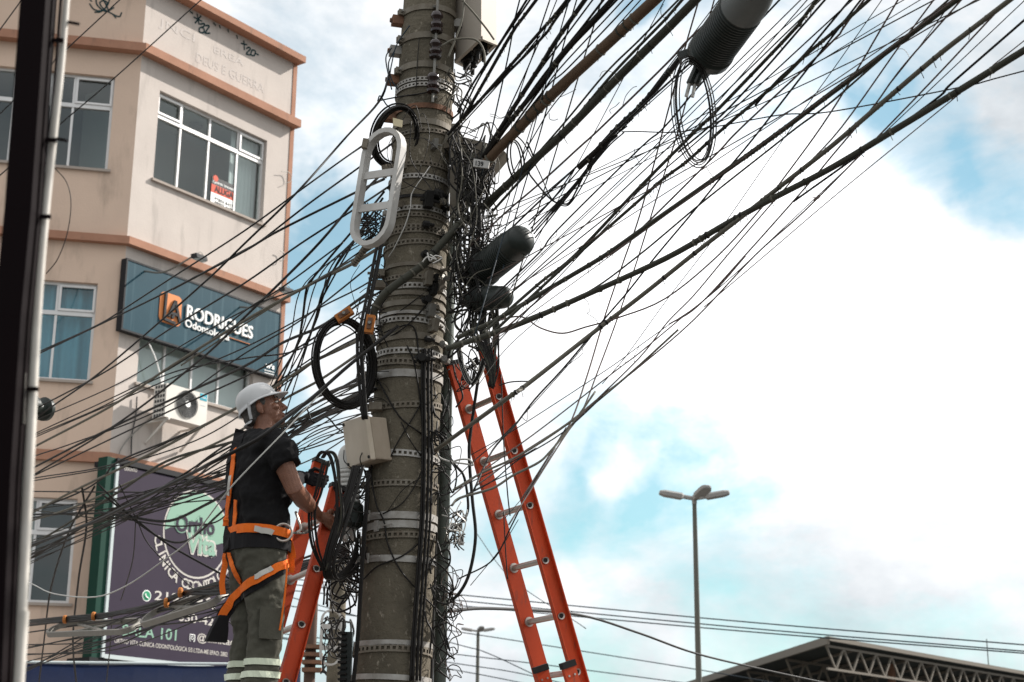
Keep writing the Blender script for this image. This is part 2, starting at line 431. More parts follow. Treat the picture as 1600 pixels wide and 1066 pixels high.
# ------------------------------------------------------------------ corner building
A0 = P(222, 80, 24.0)
A0.z = 0
class Face:
    def __init__(s, o, az, flip=1):
        s.o = Vector(o); s.d = Vector((sin(radians(az)), cos(radians(az)), 0)); s.n = Vector((s.d.y, -s.d.x, 0))
    def uz(s, x, y, off=0.0):
        d = ray(x, y); o = s.o + s.n * off
        t = (o - CAM).dot(s.n) / d.dot(s.n); q = CAM + d * t
        return (q - o).dot(s.d), q.z
    def p(s, u, z, off=0.0): return Vector((s.o.x, s.o.y, 0)) + s.d * u + s.n * off + Vector((0, 0, z))
    def rect(s, tl, tr, br, bl, off=0.0):
        q = [s.uz(*c, off) for c in (tl, tr, br, bl)]
        return (q[0][0] + q[3][0]) / 2, (q[1][0] + q[2][0]) / 2, (q[2][1] + q[3][1]) / 2, (q[0][1] + q[1][1]) / 2
FL, FR = Face(A0, 78), Face(A0, 36)
ZUP = Vector((0, 0, 1))
UW = FR.uz(459, 193)[0]
ZTOP = FR.uz(462, 92)[1]
building = thing('corner_building', A0, 'beige corner building with terracotta bands and aluminium windows', 'building')
def wbox(b, face, u0, u1, z0, z1, o0, o1):
    c = face.p((u0 + u1) / 2, (z0 + z1) / 2, (o0 + o1) / 2)
    b.obox(c, face.d, face.n, ZUP, abs(u1 - u0) / 2, abs(o1 - o0) / 2, abs(z1 - z0) / 2)
def wall(face, u0, u1, z0, z1, holes, material, reveal=0.14):
    us = sorted({u0, u1} | {h[0] for h in holes} | {h[1] for h in holes})
    zs = sorted({z0, z1} | {h[2] for h in holes} | {h[3] for h in holes})
    b = MB()
    for i in range(len(us) - 1):
        for j in range(len(zs) - 1):
            uc, zc = (us[i] + us[i + 1]) / 2, (zs[j] + zs[j + 1]) / 2
            if any(h[0] < uc < h[1] and h[2] < zc < h[3] for h in holes): continue
            b.add([face.p(us[i], zs[j]), face.p(us[i + 1], zs[j]), face.p(us[i + 1], zs[j + 1]), face.p(us[i], zs[j + 1])], [(0, 1, 2, 3)])
    for h in holes:
        a = [face.p(h[0], h[2]), face.p(h[1], h[2]), face.p(h[1], h[3]), face.p(h[0], h[3])]
        c = [q - face.n * reveal for q in a]
        b.add(a + c, [(i, (i + 1) % 4, 4 + (i + 1) % 4, 4 + i) for i in range(4)])
    return b.build('wall', material, building, fix=False)
def window(face, hole, cols, rows, backing, skip=(), sashes=(), fw=0.045):
    """cols/rows: fractions where mullions and the transom stand"""
    u0, u1, z0, z1 = hole
    b = MB(); o0, o1 = -0.13, -0.075
    U = [u0] + [u0 + (u1 - u0) * c for c in cols] + [u1]; Z = [z0] + [z0 + (z1 - z0) * r for r in rows] + [z1]
    wbox(b, face, u0, u1, z0, z0 + fw, o0, o1); wbox(b, face, u0, u1, z1 - fw, z1, o0, o1)
    wbox(b, face, u0, u0 + fw, z0 + fw, z1 - fw, o0, o1); wbox(b, face, u1 - fw, u1, z0 + fw, z1 - fw, o0, o1)
    for z in Z[1:-1]: wbox(b, face, u0 + fw, u1 - fw, z - fw * .75, z + fw * .75, o0, o1 + .006)
    for u in U[1:-1]:
        zz = [z0 + fw] + [z for z in Z[1:-1]] + [z1 - fw]
        for a in range(len(zz) - 1):
            wbox(b, face, u - fw * .42, u + fw * .42, zz[a] + (fw * .75 if a else 0), zz[a + 1] - (fw * .75 if a < len(zz) - 2 else 0), o0 + .003, o1 - .003)
    for (i, j) in sashes:
        a0, a1, c0, c1 = U[i] + fw * .5, U[i + 1] - fw * .5, Z[j] + fw * .8, Z[j + 1] - fw * .9
        t = .035
        wbox(b, face, a0, a1, c0, c0 + t, o1 - .02, o1 + .022); wbox(b, face, a0, a1, c1 - t, c1, o1 - .02, o1 + .022)
        wbox(b, face, a0, a0 + t, c0 + t, c1 - t, o1 - .02, o1 + .022); wbox(b, face, a1 - t, a1, c0 + t, c1 - t, o1 - .02, o1 + .022)
    w = b.build('window', M_FRAME, building)
    for i in range(len(U) - 1):
        for j in range(len(Z) - 1):
            pb = MB(); oo = -.104 - .002 * ((i + j) % 2) + .0015 * ((i * 7 + j * 3) % 5 - 2) * .4; tl_ = .004 * (((i * 5 + j * 3) % 7) / 3 - 1)
            pb.add([face.p(U[i] + .012, Z[j] + .012, oo - tl_), face.p(U[i + 1] - .012, Z[j] + .012, oo + tl_), face.p(U[i + 1] - .012, Z[j + 1] - .012, oo + tl_), face.p(U[i] + .012, Z[j + 1] - .012, oo - tl_)], [(0, 1, 2, 3)])
            pb.build('pane', M_GLASS, w)
    sb = MB(); wbox(sb, face, u0 - .05, u1 + .05, z0 - .045, z0 - .003, -.07, .05); sb.build('sill', M_SILL, w)
    rb = MB()                                        # the room seen behind the panes
    d0, d1 = -.15, -1.6
    q = lambda u, z, o: face.p(u, z, o)
    e = .25
    rb.add([q(u0 - e, z0 - e, d0), q(u1 + e, z0 - e, d0), q(u1 + e, z1 + e, d0), q(u0 - e, z1 + e, d0), q(u0 - e, z0 - e, d1), q(u1 + e, z0 - e, d1), q(u1 + e, z1 + e, d1), q(u0 - e, z1 + e, d1)],
           [(4, 5, 6, 7), (0, 1, 5, 4), (1, 2, 6, 5), (2, 3, 7, 6), (3, 0, 4, 7)])
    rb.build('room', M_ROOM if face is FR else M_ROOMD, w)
    rl_ = MB(); cq = q((u0 * .35 + u1 * .65), z1 + .2, -.9); rl_.lathe(cq, (0, 0, -1), [(.13, 0), (.13, .03), (.10, .05)], 16); rl_.build('ceiling_lamp', M_GRILLE, w)
    if backing:
        mt, wav, b0, b1, zc = backing
        cb_ = MB(); N = 60; uu0 = u0 + (u1 - u0) * b0; uu1 = u0 + (u1 - u0) * b1
        top, bot = [], []
        for k in range(N + 1):
            u = uu0 + (uu1 - uu0) * k / N; o = -.24 + wav * (sin(k * .78) + .6 * sin(k * .41 + 1))
            top.append(q(u, z1 + .05, o)); bot.append(q(u, z0 + (z1 - z0) * zc, o * 1.03))
        cb_.add(top + bot, [(k, k + 1, N + 2 + k, N + 1 + k) for k in range(N)])
        cb_.build('curtain' if wav > .01 else 'blind', mt, w, smooth='all', fix=False)
    return w
ext_u = -6.5
hL1 = FL.rect((0, 103), (180, 120), (168, 266), (0, 251)); hL1 = (-3.0, hL1[1], hL1[2], hL1[3])
hL2 = FL.rect((66, 437), (153, 443), (140, 597), (66, 591)); hL2 = (hL2[1] - 1.55, hL2[1], hL2[2], hL2[3])
hL3 = FL.rect((52, 776), (121, 780), (108, 944), (40, 940)); hL3 = (hL3[1] - 1.15, hL3[1], hL3[2], hL3[3])
hR1 = FR.rect((250, 142), (419, 220), (409, 346), (239, 283))
hR2 = FR.rect((219, 505), (398, 560), (392, 640), (214, 607)); hR2 = (hR2[0], hR2[1], hR2[2], hR2[3] + .1)
wall(FL, ext_u, 0, 0, ZTOP - .12, [hL1, hL2, hL3], M_WALL_L)
wall(FR, 0, UW, 0, ZTOP - .12, [hR1, hR2], M_WALL_R)
wl_ = lambda h, px: None
def fr_cols(face, h, pts): return [(face.uz(x, y)[0] - h[0]) / (h[1] - h[0]) for x, y in pts]
def fr_rows(face, h, pts): return [(face.uz(x, y)[1] - h[2]) / (h[3] - h[2]) for x, y in pts]
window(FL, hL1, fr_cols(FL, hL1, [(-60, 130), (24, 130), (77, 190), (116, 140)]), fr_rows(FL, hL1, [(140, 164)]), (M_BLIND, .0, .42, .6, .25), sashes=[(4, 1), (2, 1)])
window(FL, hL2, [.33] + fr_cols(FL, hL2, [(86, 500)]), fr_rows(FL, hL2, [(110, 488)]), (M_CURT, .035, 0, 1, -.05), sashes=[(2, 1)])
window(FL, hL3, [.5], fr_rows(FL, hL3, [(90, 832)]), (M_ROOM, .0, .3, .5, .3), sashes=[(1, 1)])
window(FR, hR1, fr_cols(FR, hR1, [(288, 195), (332, 215), (376, 235)]), fr_rows(FR, hR1, [(330, 215)]), (M_BLIND, .004, .745, 1, 0), sashes=[(0, 1), (3, 1)])
window(FR, hR2, fr_cols(FR, hR2, [(261, 580), (304, 590), (346, 600)]), [], (M_BLIND, .006, 0, 1, 0))
# hidden sides and roof
B1 = FR.p(UW, 0); B2 = B1 - FR.n * 7; L1 = FL.p(ext_u, 0); L2 = L1 - FL.n * 9
b = MB()
for a, c in ((B1, B2), (B2, L2), (L2, L1)):
    b.add([a, c, c + ZUP * (ZTOP - .12), a + ZUP * (ZTOP - .12)], [(0, 1, 2, 3)])
b.build('side_wall', M_WALL_R, building)
b = MB(); b.add([q + ZUP * (ZTOP - .5) for q in (L1 - FL.n * .02, FL.p(-.02, 0) - FR.n * .03, B1 - FR.n * .05 - FR.d * .02, B2, L2)], [(0, 1, 2, 3, 4)]); b.build('roof', M_ROOM, building)
# terracotta bands: continuous round the corner, with a mitred corner
def band(z0, z1, out, name='terracotta_band', ue=None):
    mit = (FL.n + FR.n).normalized(); k = 1 / mit.dot(FR.n)
    ue = UW + .02 if ue is None else ue
    prof = [(0, z0), (out, z0), (out, z1), (0, z1)]
    rings = []
    for which in range(3):
        r = []
        for o, z in prof:
            o2 = o - .002 if o == 0 else o
            if which == 0: q = FL.p(ext_u, z, o2)
            elif which == 1: q = Vector((A0.x, A0.y, z)) + mit * (o2 * k)
            else: q = FR.p(ue, z, o2)
            r.append(q)
        rings.append(r)
    b = MB(); b.loft(rings); return b.build(name, M_BAND, building)
zb = lambda x, y: FR.uz(x, y)[1]
band(zb(225, 88), zb(225, 75), .17)
band(zb(200, 385), zb(200, 373), .12)
band(zb(180, 727), zb(180, 711), .09)
band(ZTOP - .12, ZTOP, .21, 'coping')
b = MB(); wbox(b, FR, UW - .085, UW + .012, 0, ZTOP - .12, -.5, .012); b.build('corner_strip', M_BAND, building)
# a curled cable end and a hook on the corner strip, pipe at the foot of the sign
def wallpath(face, pts, off): return [face.p(*face.uz(x, y, off), off) for x, y in pts]
b = MB(); b.tube(catmull(wallpath(FR, [(440, 268), (452, 270), (455, 282), (446, 287)], .06)), .006, 6); b.build('wall_hook', M_STEEL, building, smooth=True)
b = MB(); b.tube(catmull(wallpath(FR, [(438, 392), (444, 396), (443, 406), (437, 408)], .06)), .008, 6); b.build('wall_hook', M_STEEL, building, smooth=True)
# spray writing on the parapet
def strokes(face, lines, w, material, name='graffiti'):
    b = MB()
    for pts in lines:
        q = catmull(wallpath(face, pts, .006), 5)
        for i in range(len(q) - 1):
            d = (q[i + 1] - q[i]); 
            if d.length < 1e-6: continue
            d.normalize(); s = d.cross(face.n)
            e = d * w * .3
            b.add([q[i] - s * w / 2 - e, q[i] + s * w / 2 - e, q[i + 1] + s * w / 2 + e, q[i + 1] - s * w / 2 + e], [(0, 1, 2, 3)])
            b.v[-4:] = [v + face.n * (.0004 * (i % 3)) for v in b.v[-4:]]
    return b.build(name, material, building, fix=False)
strokes(FR, [[(308, 22), (311, 38)], [(303, 27), (315, 33)], [(314, 25), (305, 36)],
             [(313, 38), (319, 37), (318, 42), (312, 44), (312, 50), (318, 51), (319, 46), (315, 42)], [(321, 40), (327, 41), (322, 49), (321, 52), (328, 52)],
             [(381, 64), (382, 78)], [(377, 68), (386, 70)], [(385, 76), (389, 74), (391, 77), (385, 84), (391, 86)], [(394, 78), (399, 80), (397, 87), (392, 85), (394, 78)], [(400, 84), (404, 86)],
             [(297, 18), (301, 21)], [(334, 36), (337, 40)], [(343, 40), (344, 44)], [(356, 46), (357, 50)], [(370, 56), (371, 60)]], .028, M_GRAF)
strokes(FL, [[(140, 6), (146, 14), (155, 17), (163, 14), (168, 6), (163, 1), (156, 4), (160, 12), (172, 20), (186, 26), (190, 20)], [(150, -4), (152, 8), (165, 18), (178, 12)], [(158, -6), (166, 8), (170, 18)], [(172, -5), (168, 8), (158, 18), (148, 19)],
             [(143, 2), (139, -3)], [(176, 22), (181, 28)]], .022, M_GRAF)
def facetext(face, body, p0, p1, off, h=None, material=M_WHITE, parent=None, bold=.0, ext=.01, name='lettering', hz=None):
    """baseline from pixel p0 to pixel p1 on the plane at that offset; h = capital height in metres"""
    u0, z0 = face.uz(*p0, off); u1, z1 = face.uz(*p1, off)
    vs_, fs = text_mesh(body, bold, 1.0 if ext > .001 else 0.0)
    x0 = min(v.x for v in vs_); x1 = max(v.x for v in vs_)
    sx = (u1 - u0) / (x1 - x0); sy = (h / .7) if h else abs(sx)
    b = MB(); b.add([face.p(u0 + (v.x - x0) * sx, z0 + (z1 - z0) * (v.x - x0) / (x1 - x0) + v.y * sy, off + (v.z + 1) * ext / 2) for v in vs_], fs)
    return b.build(name, material, parent, fix=False)
facetext(FR, 'DEUS E GUERRA', (306, 96), (412, 146), .003, .17, M_GRAFW, building, 0, .0006, 'graffiti')
facetext(FR, 'JNCI', (248, 40), (304, 66), .003, .15, M_GRAFW, building, 0, .0006, 'graffiti')
facetext(FR, 'EREA', (334, 82), (380, 104), .003, .13, M_GRAFW, building, 0, .0006, 'graffiti')

# ------------------------------------------------------------------ dentist sign
SO = .13
u0, u1, z0, z1 = FR.rect((200, 408), (437, 490), (433, 587), (191, 515), SO)
sign = thing('shop_sign', FR.p((u0 + u1) / 2, z0, SO), 'teal dentist sign with orange logo tile and white lettering between two storeys', 'sign')
b = MB(); wbox(b, FR, u0, u1, z0, z1, SO - .10, SO); sface = b.build('sign_panel', M_TEAL, sign)
b = MB()
wbox(b, FR, u0 - .03, u0, z0 - .03, z1 + .03, .01, SO + .008); wbox(b, FR, u1, u1 + .03, z0 - .03, z1 + .03, .01, SO + .008)
wbox(b, FR, u0, u1, z0 - .03, z0, .01, SO + .008); wbox(b, FR, u0, u1, z1, z1 + .03, .01, SO + .008)
b.build('sign_frame', M_DARKEDGE, sign)
def rrect(face, u0, u1, z0, z1, r, off, n=5):
    pts = []
    for cx, cz, a0 in ((u1 - r, z0 + r, -90), (u1 - r, z1 - r, 0), (u0 + r, z1 - r, 90), (u0 + r, z0 + r, 180)):
        for k in range(n + 1):
            a = radians(a0 + 90 * k / n); pts.append(face.p(cx + r * cos(a), cz + r * sin(a), off))
    return pts
q0 = FR.uz(247, 503, SO); q1 = FR.uz(284, 468, SO)
lz0 = FR.uz(265, 507, SO)[1]; lz1 = FR.uz(265, 459, SO)[1]
b = MB(); b.prism(rrect(FR, q0[0], q1[0], lz0, lz1, .09, SO), FR.n * .012); b.build('logo_tile', M_ORLOGO, sign)
lw = q1[0] - q0[0]; lh = lz1 - lz0
L = lambda a, c: FR.p(q0[0] + lw * a, lz0 + lh * c, SO + .03)
b = MB()
for pts in ([(.22, .98), (.20, .1)], [(.20, .1), (.72, .06)], [(.38, .22), (.66, .80)], [(.66, .80), (.92, .13)], [(.48, .36), (.82, .36)], [(.55, .2), (.62, .32)]):
    b.bar(L(*pts[0]), L(*pts[1]), .045, .03, up=FR.n)
b.build('logo_letters', M_DARKEDGE, sign)
facetext(FR, 'RODRIGUES', (290, 496), (393, 530), SO, .215, M_WHITE, sign, .012, .03)
facetext(FR, 'Odontologia', (288, 510), (357, 533), SO, .125, M_WHITE, sign, .008, .02)
b = MB(); b.bar(FR.p(*FR.uz(357, 527, SO + .01), SO + .01), FR.p(*FR.uz(390, 538, SO + .01), SO + .01), .008, .02, up=FR.n); b.build('orange_line', M_ORLOGO, sign)
facetext(FR, "w's", (414, 574), (428, 578), SO, .09, M_WHITE, sign, .03, .012)
for dz in (0, 4): b = MB(); b.bar(FR.p(*FR.uz(413, 578 + dz, SO + .004), SO + .004), FR.p(*FR.uz(428, 582 + dz, SO + .004), SO + .004), .012, .006, up=FR.n); b.build('small_print', M_WHITE, sign)
# the two arm lamps over the sign
for (ax, ay), (bx, by), (cx, cy), lb in (((226, 424), (255, 423), (306, 398), 'small arm floodlight over the left part of the teal sign'), ((375, 480), (398, 474), (443, 450), 'small arm floodlight over the right end of the teal sign')):
    base = FR.p(*FR.uz(ax, ay, .13), .13)
    tip = P(cx, cy, base.y - .9)
    mid = base.lerp(tip, .42) + Vector((0, 0, -.12))
    t = thing('sign_lamp', base, lb, 'lamp', 'lamps over the teal sign')
    b = MB(); b.tube(catmull([base - FR.n * .1, base, mid, tip], 6), .016, 6); b.build('arm', M_STEEL, t, smooth=True)
    dn = Vector((.25, .35, -.9)).normalized(); sd = FR.d
    b = MB(); b.obox(tip + dn * .03 + sd * .06, sd, dn.cross(sd), dn, .11, .07, .035); hd = b.build('lamp_head', M_GRILLE, t)
    b = MB(); b.obox(tip + dn * .07 + sd * .06, sd, dn.cross(sd), dn, .095, .055, .006); b.build('lens', M_SILVER, hd)
    b = MB(); b.tube(catmull([tip, tip + sd * .1 + Vector((0, 0, .07)), tip + sd * .19 + Vector((0, 0, -.02))], 5), .006, 5); b.build('bracket', M_STEEL, t)

# ------------------------------------------------------------------ rent poster in the upper window
u0, u1, z0, z1 = FR.rect((331, 273), (368, 292), (366, 333), (329, 318), -.09)
post = thing('rent_poster', FR.p(u0, z0, -.09), 'red and white ALUGA poster inside the upper window pane', 'poster')
b = MB(); wbox(b, FR, u0, u1, z0, z0 + (z1 - z0) * .42, -.094, -.09); b.build('white_panel', M_WHITE, post)
b = MB(); wbox(b, FR, u0, u1, z0 + (z1 - z0) * .42, z0 + (z1 - z0) * .72, -.094, -.09); b.build('red_panel', M_RED, post)
b = MB(); wbox(b, FR, u0, u1, z0 + (z1 - z0) * .72, z1, -.094, -.09); b.build('grey_panel', M_GRILLE, post)
facetext(FR, 'ALUGA', (335, 299), (364, 311), -.09, .11, M_DARKEDGE, post, .02, .004)
facetext(FR, 'Quinto Imoveis', (333, 285), (366, 299), -.09, .05, M_WHITE, post, .01, .004)
facetext(FR, '97803 8427', (335, 312), (364, 325), -.09, .05, M_GRILLE, post, .0, .004)
facetext(FR, '98803 4688', (335, 318), (364, 331), -.09, .05, M_GRILLE, post, .0, .004)
c = FR.p(*FR.uz(337, 279, -.09), -.09)
b = MB(); b.prism([c + FR.d * (.06 * cos(a)) + ZUP * (.06 * sin(a)) for a in [2 * pi * k / 10 for k in range(10)]], FR.n * .004); b.build('house_mark', M_RED, post)

# ------------------------------------------------------------------ air conditioner
ac_u0, ac_u1, ac_z0, ac_z1 = FR.rect((262, 600), (326, 616), (321, 666), (256, 652), .5)
ac = thing('air_conditioner', FR.p((ac_u0 + ac_u1) / 2, ac_z0, .3), 'cream air conditioner unit on brackets under the window', 'air conditioner')
b = MB(); wbox(b, FR, ac_u0, ac_u1, ac_z0, ac_z1, .22, .5); b.build('casing', M_AC, ac)
fu, fz = FR.uz(292, 632, .5)
fr = (ac_z1 - ac_z0) * .40
def disc(face, u, z, r, o0, o1, n=28): 
    b = MB(); b.prism([face.p(u + r * cos(2 * pi * k / n), z + r * sin(2 * pi * k / n), o0) for k in range(n)], face.n * (o1 - o0)); return b
disc(FR, fu, fz, fr, .5, .506).build('fan_opening', M_GRILLE, ac)
b = MB()
for r in [fr * k / 6 for k in (2.2, 3, 3.8, 4.6, 5.4, 6.1)]:
    b.tube([FR.p(fu + r * cos(2 * pi * k / 28), fz + r * sin(2 * pi * k / 28), .516) for k in range(29)], .006, 5, False)
for k in range(8):
    a = 2 * pi * k / 8; b.bar(FR.p(fu, fz, .512), FR.p(fu + fr * cos(a), fz + fr * sin(a), .512), .006, .006)
b.build('fan_guard', mat('guard_wire', (.16, .16, .155), .5), ac)
disc(FR, fu, fz, fr * .24, .507, .53).build('fan_hub', M_WHITE, ac)
su, sz = FR.uz(318, 621, .5)
b = MB(); wbox(b, FR, su - .075, su + .075, sz - .055, sz + .055, .5, .504); b.build('sticker', M_STICK, ac)
facetext(FR, 'Midea', (314, 622), (322, 624), .505, .035, M_WHITE, ac, 0, .002)
b = MB(); b.bar(FR.p(*FR.uz(313, 633, .502), .502), FR.p(*FR.uz(321, 635, .502), .502), .012, .002, up=FR.n); b.build('small_print', M_SILVER, ac)
b = MB()
for i in range(4):
    for j in range(7):
        z = ac_z0 + (ac_z1 - ac_z0) * (j + .5) / 7; o = .24 + .24 * (i + .5) / 4
        b.obox(FR.p(ac_u0 - .003, z, o), FR.d, FR.n, ZUP, .004, .018, (ac_z1 - ac_z0) / 7 * .3)
b.build('side_vents', M_GRILLE, ac)
for u in (ac_u0 + .08, ac_u1 - .08):
    b = MB(); b.bar(FR.p(u, ac_z0 - .02, 0), FR.p(u, ac_z0 - .02, .52), .03, .03); b.bar(FR.p(u, ac_z0 - .35, .02), FR.p(u, ac_z0 - .03, .45), .03, .03)
    b.build('bracket', M_AC, ac)
b = MB(); b.tube(catmull(wallpath(FR, [(232, 535), (243, 560), (251, 590), (252, 610)], .08)), .013, 6); b.build('pipe', M_WHITE, ac, smooth=True)
b = MB(); b.tube(catmull(wallpath(FR, [(262, 640), (240, 650), (208, 678), (190, 700), (183, 722)], .05)), .012, 6); b.build('drain_hose', M_STEEL, ac, smooth=True)
b = MB(); b.tube(catmull(wallpath(FR, [(214, 620), (212, 650), (206, 680), (205, 712)], .04)), .012, 6); b.build('drain_hose', M_GRILLE, ac, smooth=True)

# ------------------------------------------------------------------ clinic banner
BO = .55
q = FR.uz(186, 727, BO); bu0 = q[0]; bz1 = q[1]
bz0 = FR.uz(163, 1022, BO)[1]
bu1 = bu0 + 3.05
ban = thing('clinic_banner', FR.p(bu0, bz0, BO), 'large purple clinic banner with mint circle emblem behind the man', 'banner')
b = MB(); wbox(b, FR, bu0, bu1, bz0, bz1, BO - .03, BO); b.build('canvas', M_PURPLE, ban)
b = MB(); wbox(b, FR, bu0 - .05, bu0, bz0 - .05, bz1 + .02, BO - .04, BO + .012); wbox(b, FR, bu0, bu1, bz0 - .06, bz0, BO - .04, BO + .012); wbox(b, FR, bu1, bu1 + .05, bz0 - .05, bz1 + .02, BO - .04, BO + .012)
b.build('edge_trim', M_SILVER, ban)
b = MB(); wbox(b, FR, bu0 - .05, bu1 + .05, bz1 + .021, bz1 + .10, BO - .5, BO + .02); b.build('top_frame', M_DARKEDGE, ban)
b = MB(); wbox(b, FR, bu0 - .21, bu0 - .051, bz0 - .2, bz1 + .1, BO - .22, BO - .02); b.build('green_side_panel', M_GREEN, ban)
b = MB(); wbox(b, FR, bu0 - .25, bu1 + .05, bz0 - .25, bz0 - .061, BO - .5, BO - .01); b.build('lower_frame', M_DARKEDGE, ban)
ccx, ccz = FR.uz(307, 835, BO)
cr = (FR.uz(307, 765, BO)[1] - FR.uz(307, 904, BO)[1]) / 2
def circle(r, o, a0=0, a1=360, n=40): return [FR.p(ccx + r * cos(radians(a0 + (a1 - a0) * k / n)), ccz + r * sin(radians(a0 + (a1 - a0) * k / n)), o) for k in range(n + (a1 - a0 < 360))]
b = MB(); b.prism(circle(cr, BO), FR.n * .003); b.build('circle_rim', M_CREAM, ban)
b = MB(); b.prism(circle(cr * .955, BO + .0035), FR.n * .003); b.build('circle_field', M_PURPLE, ban)
arc = circle(cr * .955, BO + .007, -6, 182, 30)
low = [FR.p(ccx + cr * .93 * t, ccz - cr * (.055 + .13 * sin(t * 3.0 + .3)), BO + .007) for t in [-1 + 2 * k / 14 for k in range(1, 14)]]
b = MB(); b.prism(arc + low, FR.n * .003); b.build('mint_field', M_MINT, ban)
facetext(FR, 'Ortho', (272, 829), (337, 836), BO + .0105, .26, M_MINT, ban, .075, .004)
facetext(FR, 'Ortho', (274, 829), (335, 836), BO + .015, .245, M_PURPLE, ban, .03, .004)
facetext(FR, 'Vita', (288, 861), (338, 869), BO + .0105, .30, M_CREAM, ban, .085, .004)
facetext(FR, 'Vita', (291, 861), (336, 868), BO + .015, .285, M_MINT, ban, .035, .004)
b = MB()
txt = 'CLÍNICA ODONTOLÓGICA'
for i, ch in enumerate(txt):
    if ch == ' ': continue
    a = radians(194 + 152 * i / (len(txt) - 1)); rr = cr * 1.26
    vs_, fs = text_mesh(ch, .015, .002); w = max(v.x for v in vs_) + min(v.x for v in vs_)
    sc = .205
    e1 = (-sin(a), cos(a)); e2 = (-cos(a), -sin(a))
    b.add([FR.p(ccx + rr * cos(a) + ((v.x - w / 2) * e1[0] + v.y * e2[0]) * sc, ccz + rr * sin(a) + ((v.x - w / 2) * e1[1] + v.y * e2[1]) * sc, BO + .003 + v.z) for v in vs_], fs)
b.build('arched_lettering', M_CREAM, ban, fix=False)
iu, iz = FR.uz(229, 931, BO)
b = MB(); b.prism([FR.p(iu + .085 * cos(2 * pi * k / 20), iz + .085 * sin(2 * pi * k / 20), BO) for k in range(20)], FR.n * .003); b.build('phone_icon_rim', M_WHITE, ban)
b = MB(); b.prism([FR.p(iu + .07 * cos(2 * pi * k / 20), iz + .07 * sin(2 * pi * k / 20), BO + .0035) for k in range(20)], FR.n * .003); b.build('phone_icon', mat('phone_green', (.03, .25, .13), .5), ban)
b = MB(); b.tube(catmull([FR.p(iu - .035, iz + .03, BO + .008), FR.p(iu - .02, iz - .01, BO + .008), FR.p(iu + .03, iz - .035, BO + .008)], 4), .012, 5); b.build('handset', M_WHITE, ban)
facetext(FR, '2198746', (241, 937), (330, 948), BO, .135, M_CREAM, ban, .01, .004)
facetext(FR, '9', (329, 951), (337, 953), BO, .14, M_CREAM, ban, .02, .004)
facetext(FR, '3630-4213', (268, 968), (352, 981), BO, .13, M_CREAM, ban, .01, .004)
facetext(FR, 'SALA 101', (190, 993), (275, 1001), BO, .165, M_MINT, ban, .01, .004)
iu, iz = FR.uz(300, 997, BO)
b = MB()
b.tube([q - FR.n * 0 for q in rrect(FR, iu - .05, iu + .05, iz - .05, iz + .05, .02, BO + .004)] , .008, 5)
b.tube([FR.p(iu + .025 * cos(2 * pi * k / 12), iz + .025 * sin(2 * pi * k / 12), BO + .004) for k in range(13)], .007, 5); b.build('camera_icon', M_WHITE, ban)
facetext(FR, '@clinicaorthovita', (308, 1001), (412, 1016), BO, .11, M_CREAM, ban, .008, .004)
facetext(FR, 'ORTHO VITA CLÍNICA ODONTOLÓGICA S/S LTDA-ME EPAO: 2882  R.T Dra. Flávia Lage', (178, 1004), (402, 1032), BO, .065, M_CREAM, ban, .004, .003)
facetext(FR, 'ODONTO', (194, 735), (214, 738), BO, .05, M_CREAM, ban, .01, .003)

# ------------------------------------------------------------------ blue awning below
q0 = P(40, 1036, 22.5); 
b = MB(); aw = thing('shop_awning', P(200, 1066, 22.0), 'dark blue tarpaulin awning below the purple banner', 'awning')
a, c = P(15, 1038, 22.3), P(470, 1042, 23.6)
prof = []
for k in range(13):
    t = k / 12; base = a.lerp(c, t); sg = .03 * sin(t * 18)
    prof.append([base + Vector((0, .5, .05 + sg * .3)), base + Vector((0, 0, sg * .2)), base + Vector((.05, -.35, -.35 + sg)), base + Vector((.1, -.7 + sg, -.8)), base + Vector((.1, -.68 + sg, -1.1))])
for k in range(12): b.add(prof[k] + prof[k + 1], [(i, i + 1, 6 + i, 5 + i) for i in range(4)])
b.build('tarpaulin', M_BLUE, aw, smooth='all', fix=False)
b = MB(); b.tube([a + Vector((0, .0, .03)), c + Vector((0, 0, .03))], .02, 6); b.build('front_rail', M_SILVER, aw)
# ------------------------------------------------------------------ far things: canopy, lamp posts, back poles
ca = PZ(1294, 1003, 8.2)
cb_l = PZ(1095, 1066, 8.2); cb_r = PZ(1600, 1056, 8.2)
cb_r = ca + (cb_r - ca) * 1.6; cb_l = ca + (cb_l - ca) * 1.5
can = thing('market_canopy', (ca.x, ca.y, 0), 'large dark canopy roof on pale steel trusses far behind the ladder', 'canopy')
dl, dr = (cb_l - ca), (cb_r - ca)
b = MB(); b.prism([ca, cb_l, cb_l + dr, cb_r], (0, 0, .18)); b.build('roof_sheet', M_ROOFU, can)
b = MB(); b.bar(ca + Vector((0, 0, .06)), cb_l + Vector((0, 0, .06)), .12, .30); b.build('fascia', M_TRUSS, can)
b = MB(); b.bar(ca + Vector((0, 0, .12)), cb_r + Vector((0, 0, .12)), .15, .16); b.build('fascia', M_TRUSS, can)
def truss(a, c, drop, n, w):
    b = MB(); a = Vector(a) - Vector((0, 0, .12)); c = Vector(c) - Vector((0, 0, .12)); dv = Vector((0, 0, -drop))
    b.bar(a, c, w, w); b.bar(a + dv, c + dv, w, w)
    for k in range(n):
        p0, p1, pm = a.lerp(c, k / n), a.lerp(c, (k + 1) / n), a.lerp(c, (k + .5) / n)
        b.bar(p0, pm + dv, w * .8, w * .8); b.bar(pm + dv, p1, w * .8, w * .8)
    b.build('truss', M_TRUSS, can)
nr = dl.normalized()
truss(ca + nr * .25, cb_r + nr * .25, .85, 22, .085)
for k in range(1, 5):
    truss(ca + dl * (k / 5) + dr * .01, cb_r + dl * (k / 5) - dr * .05, 1.0, 18, .09)
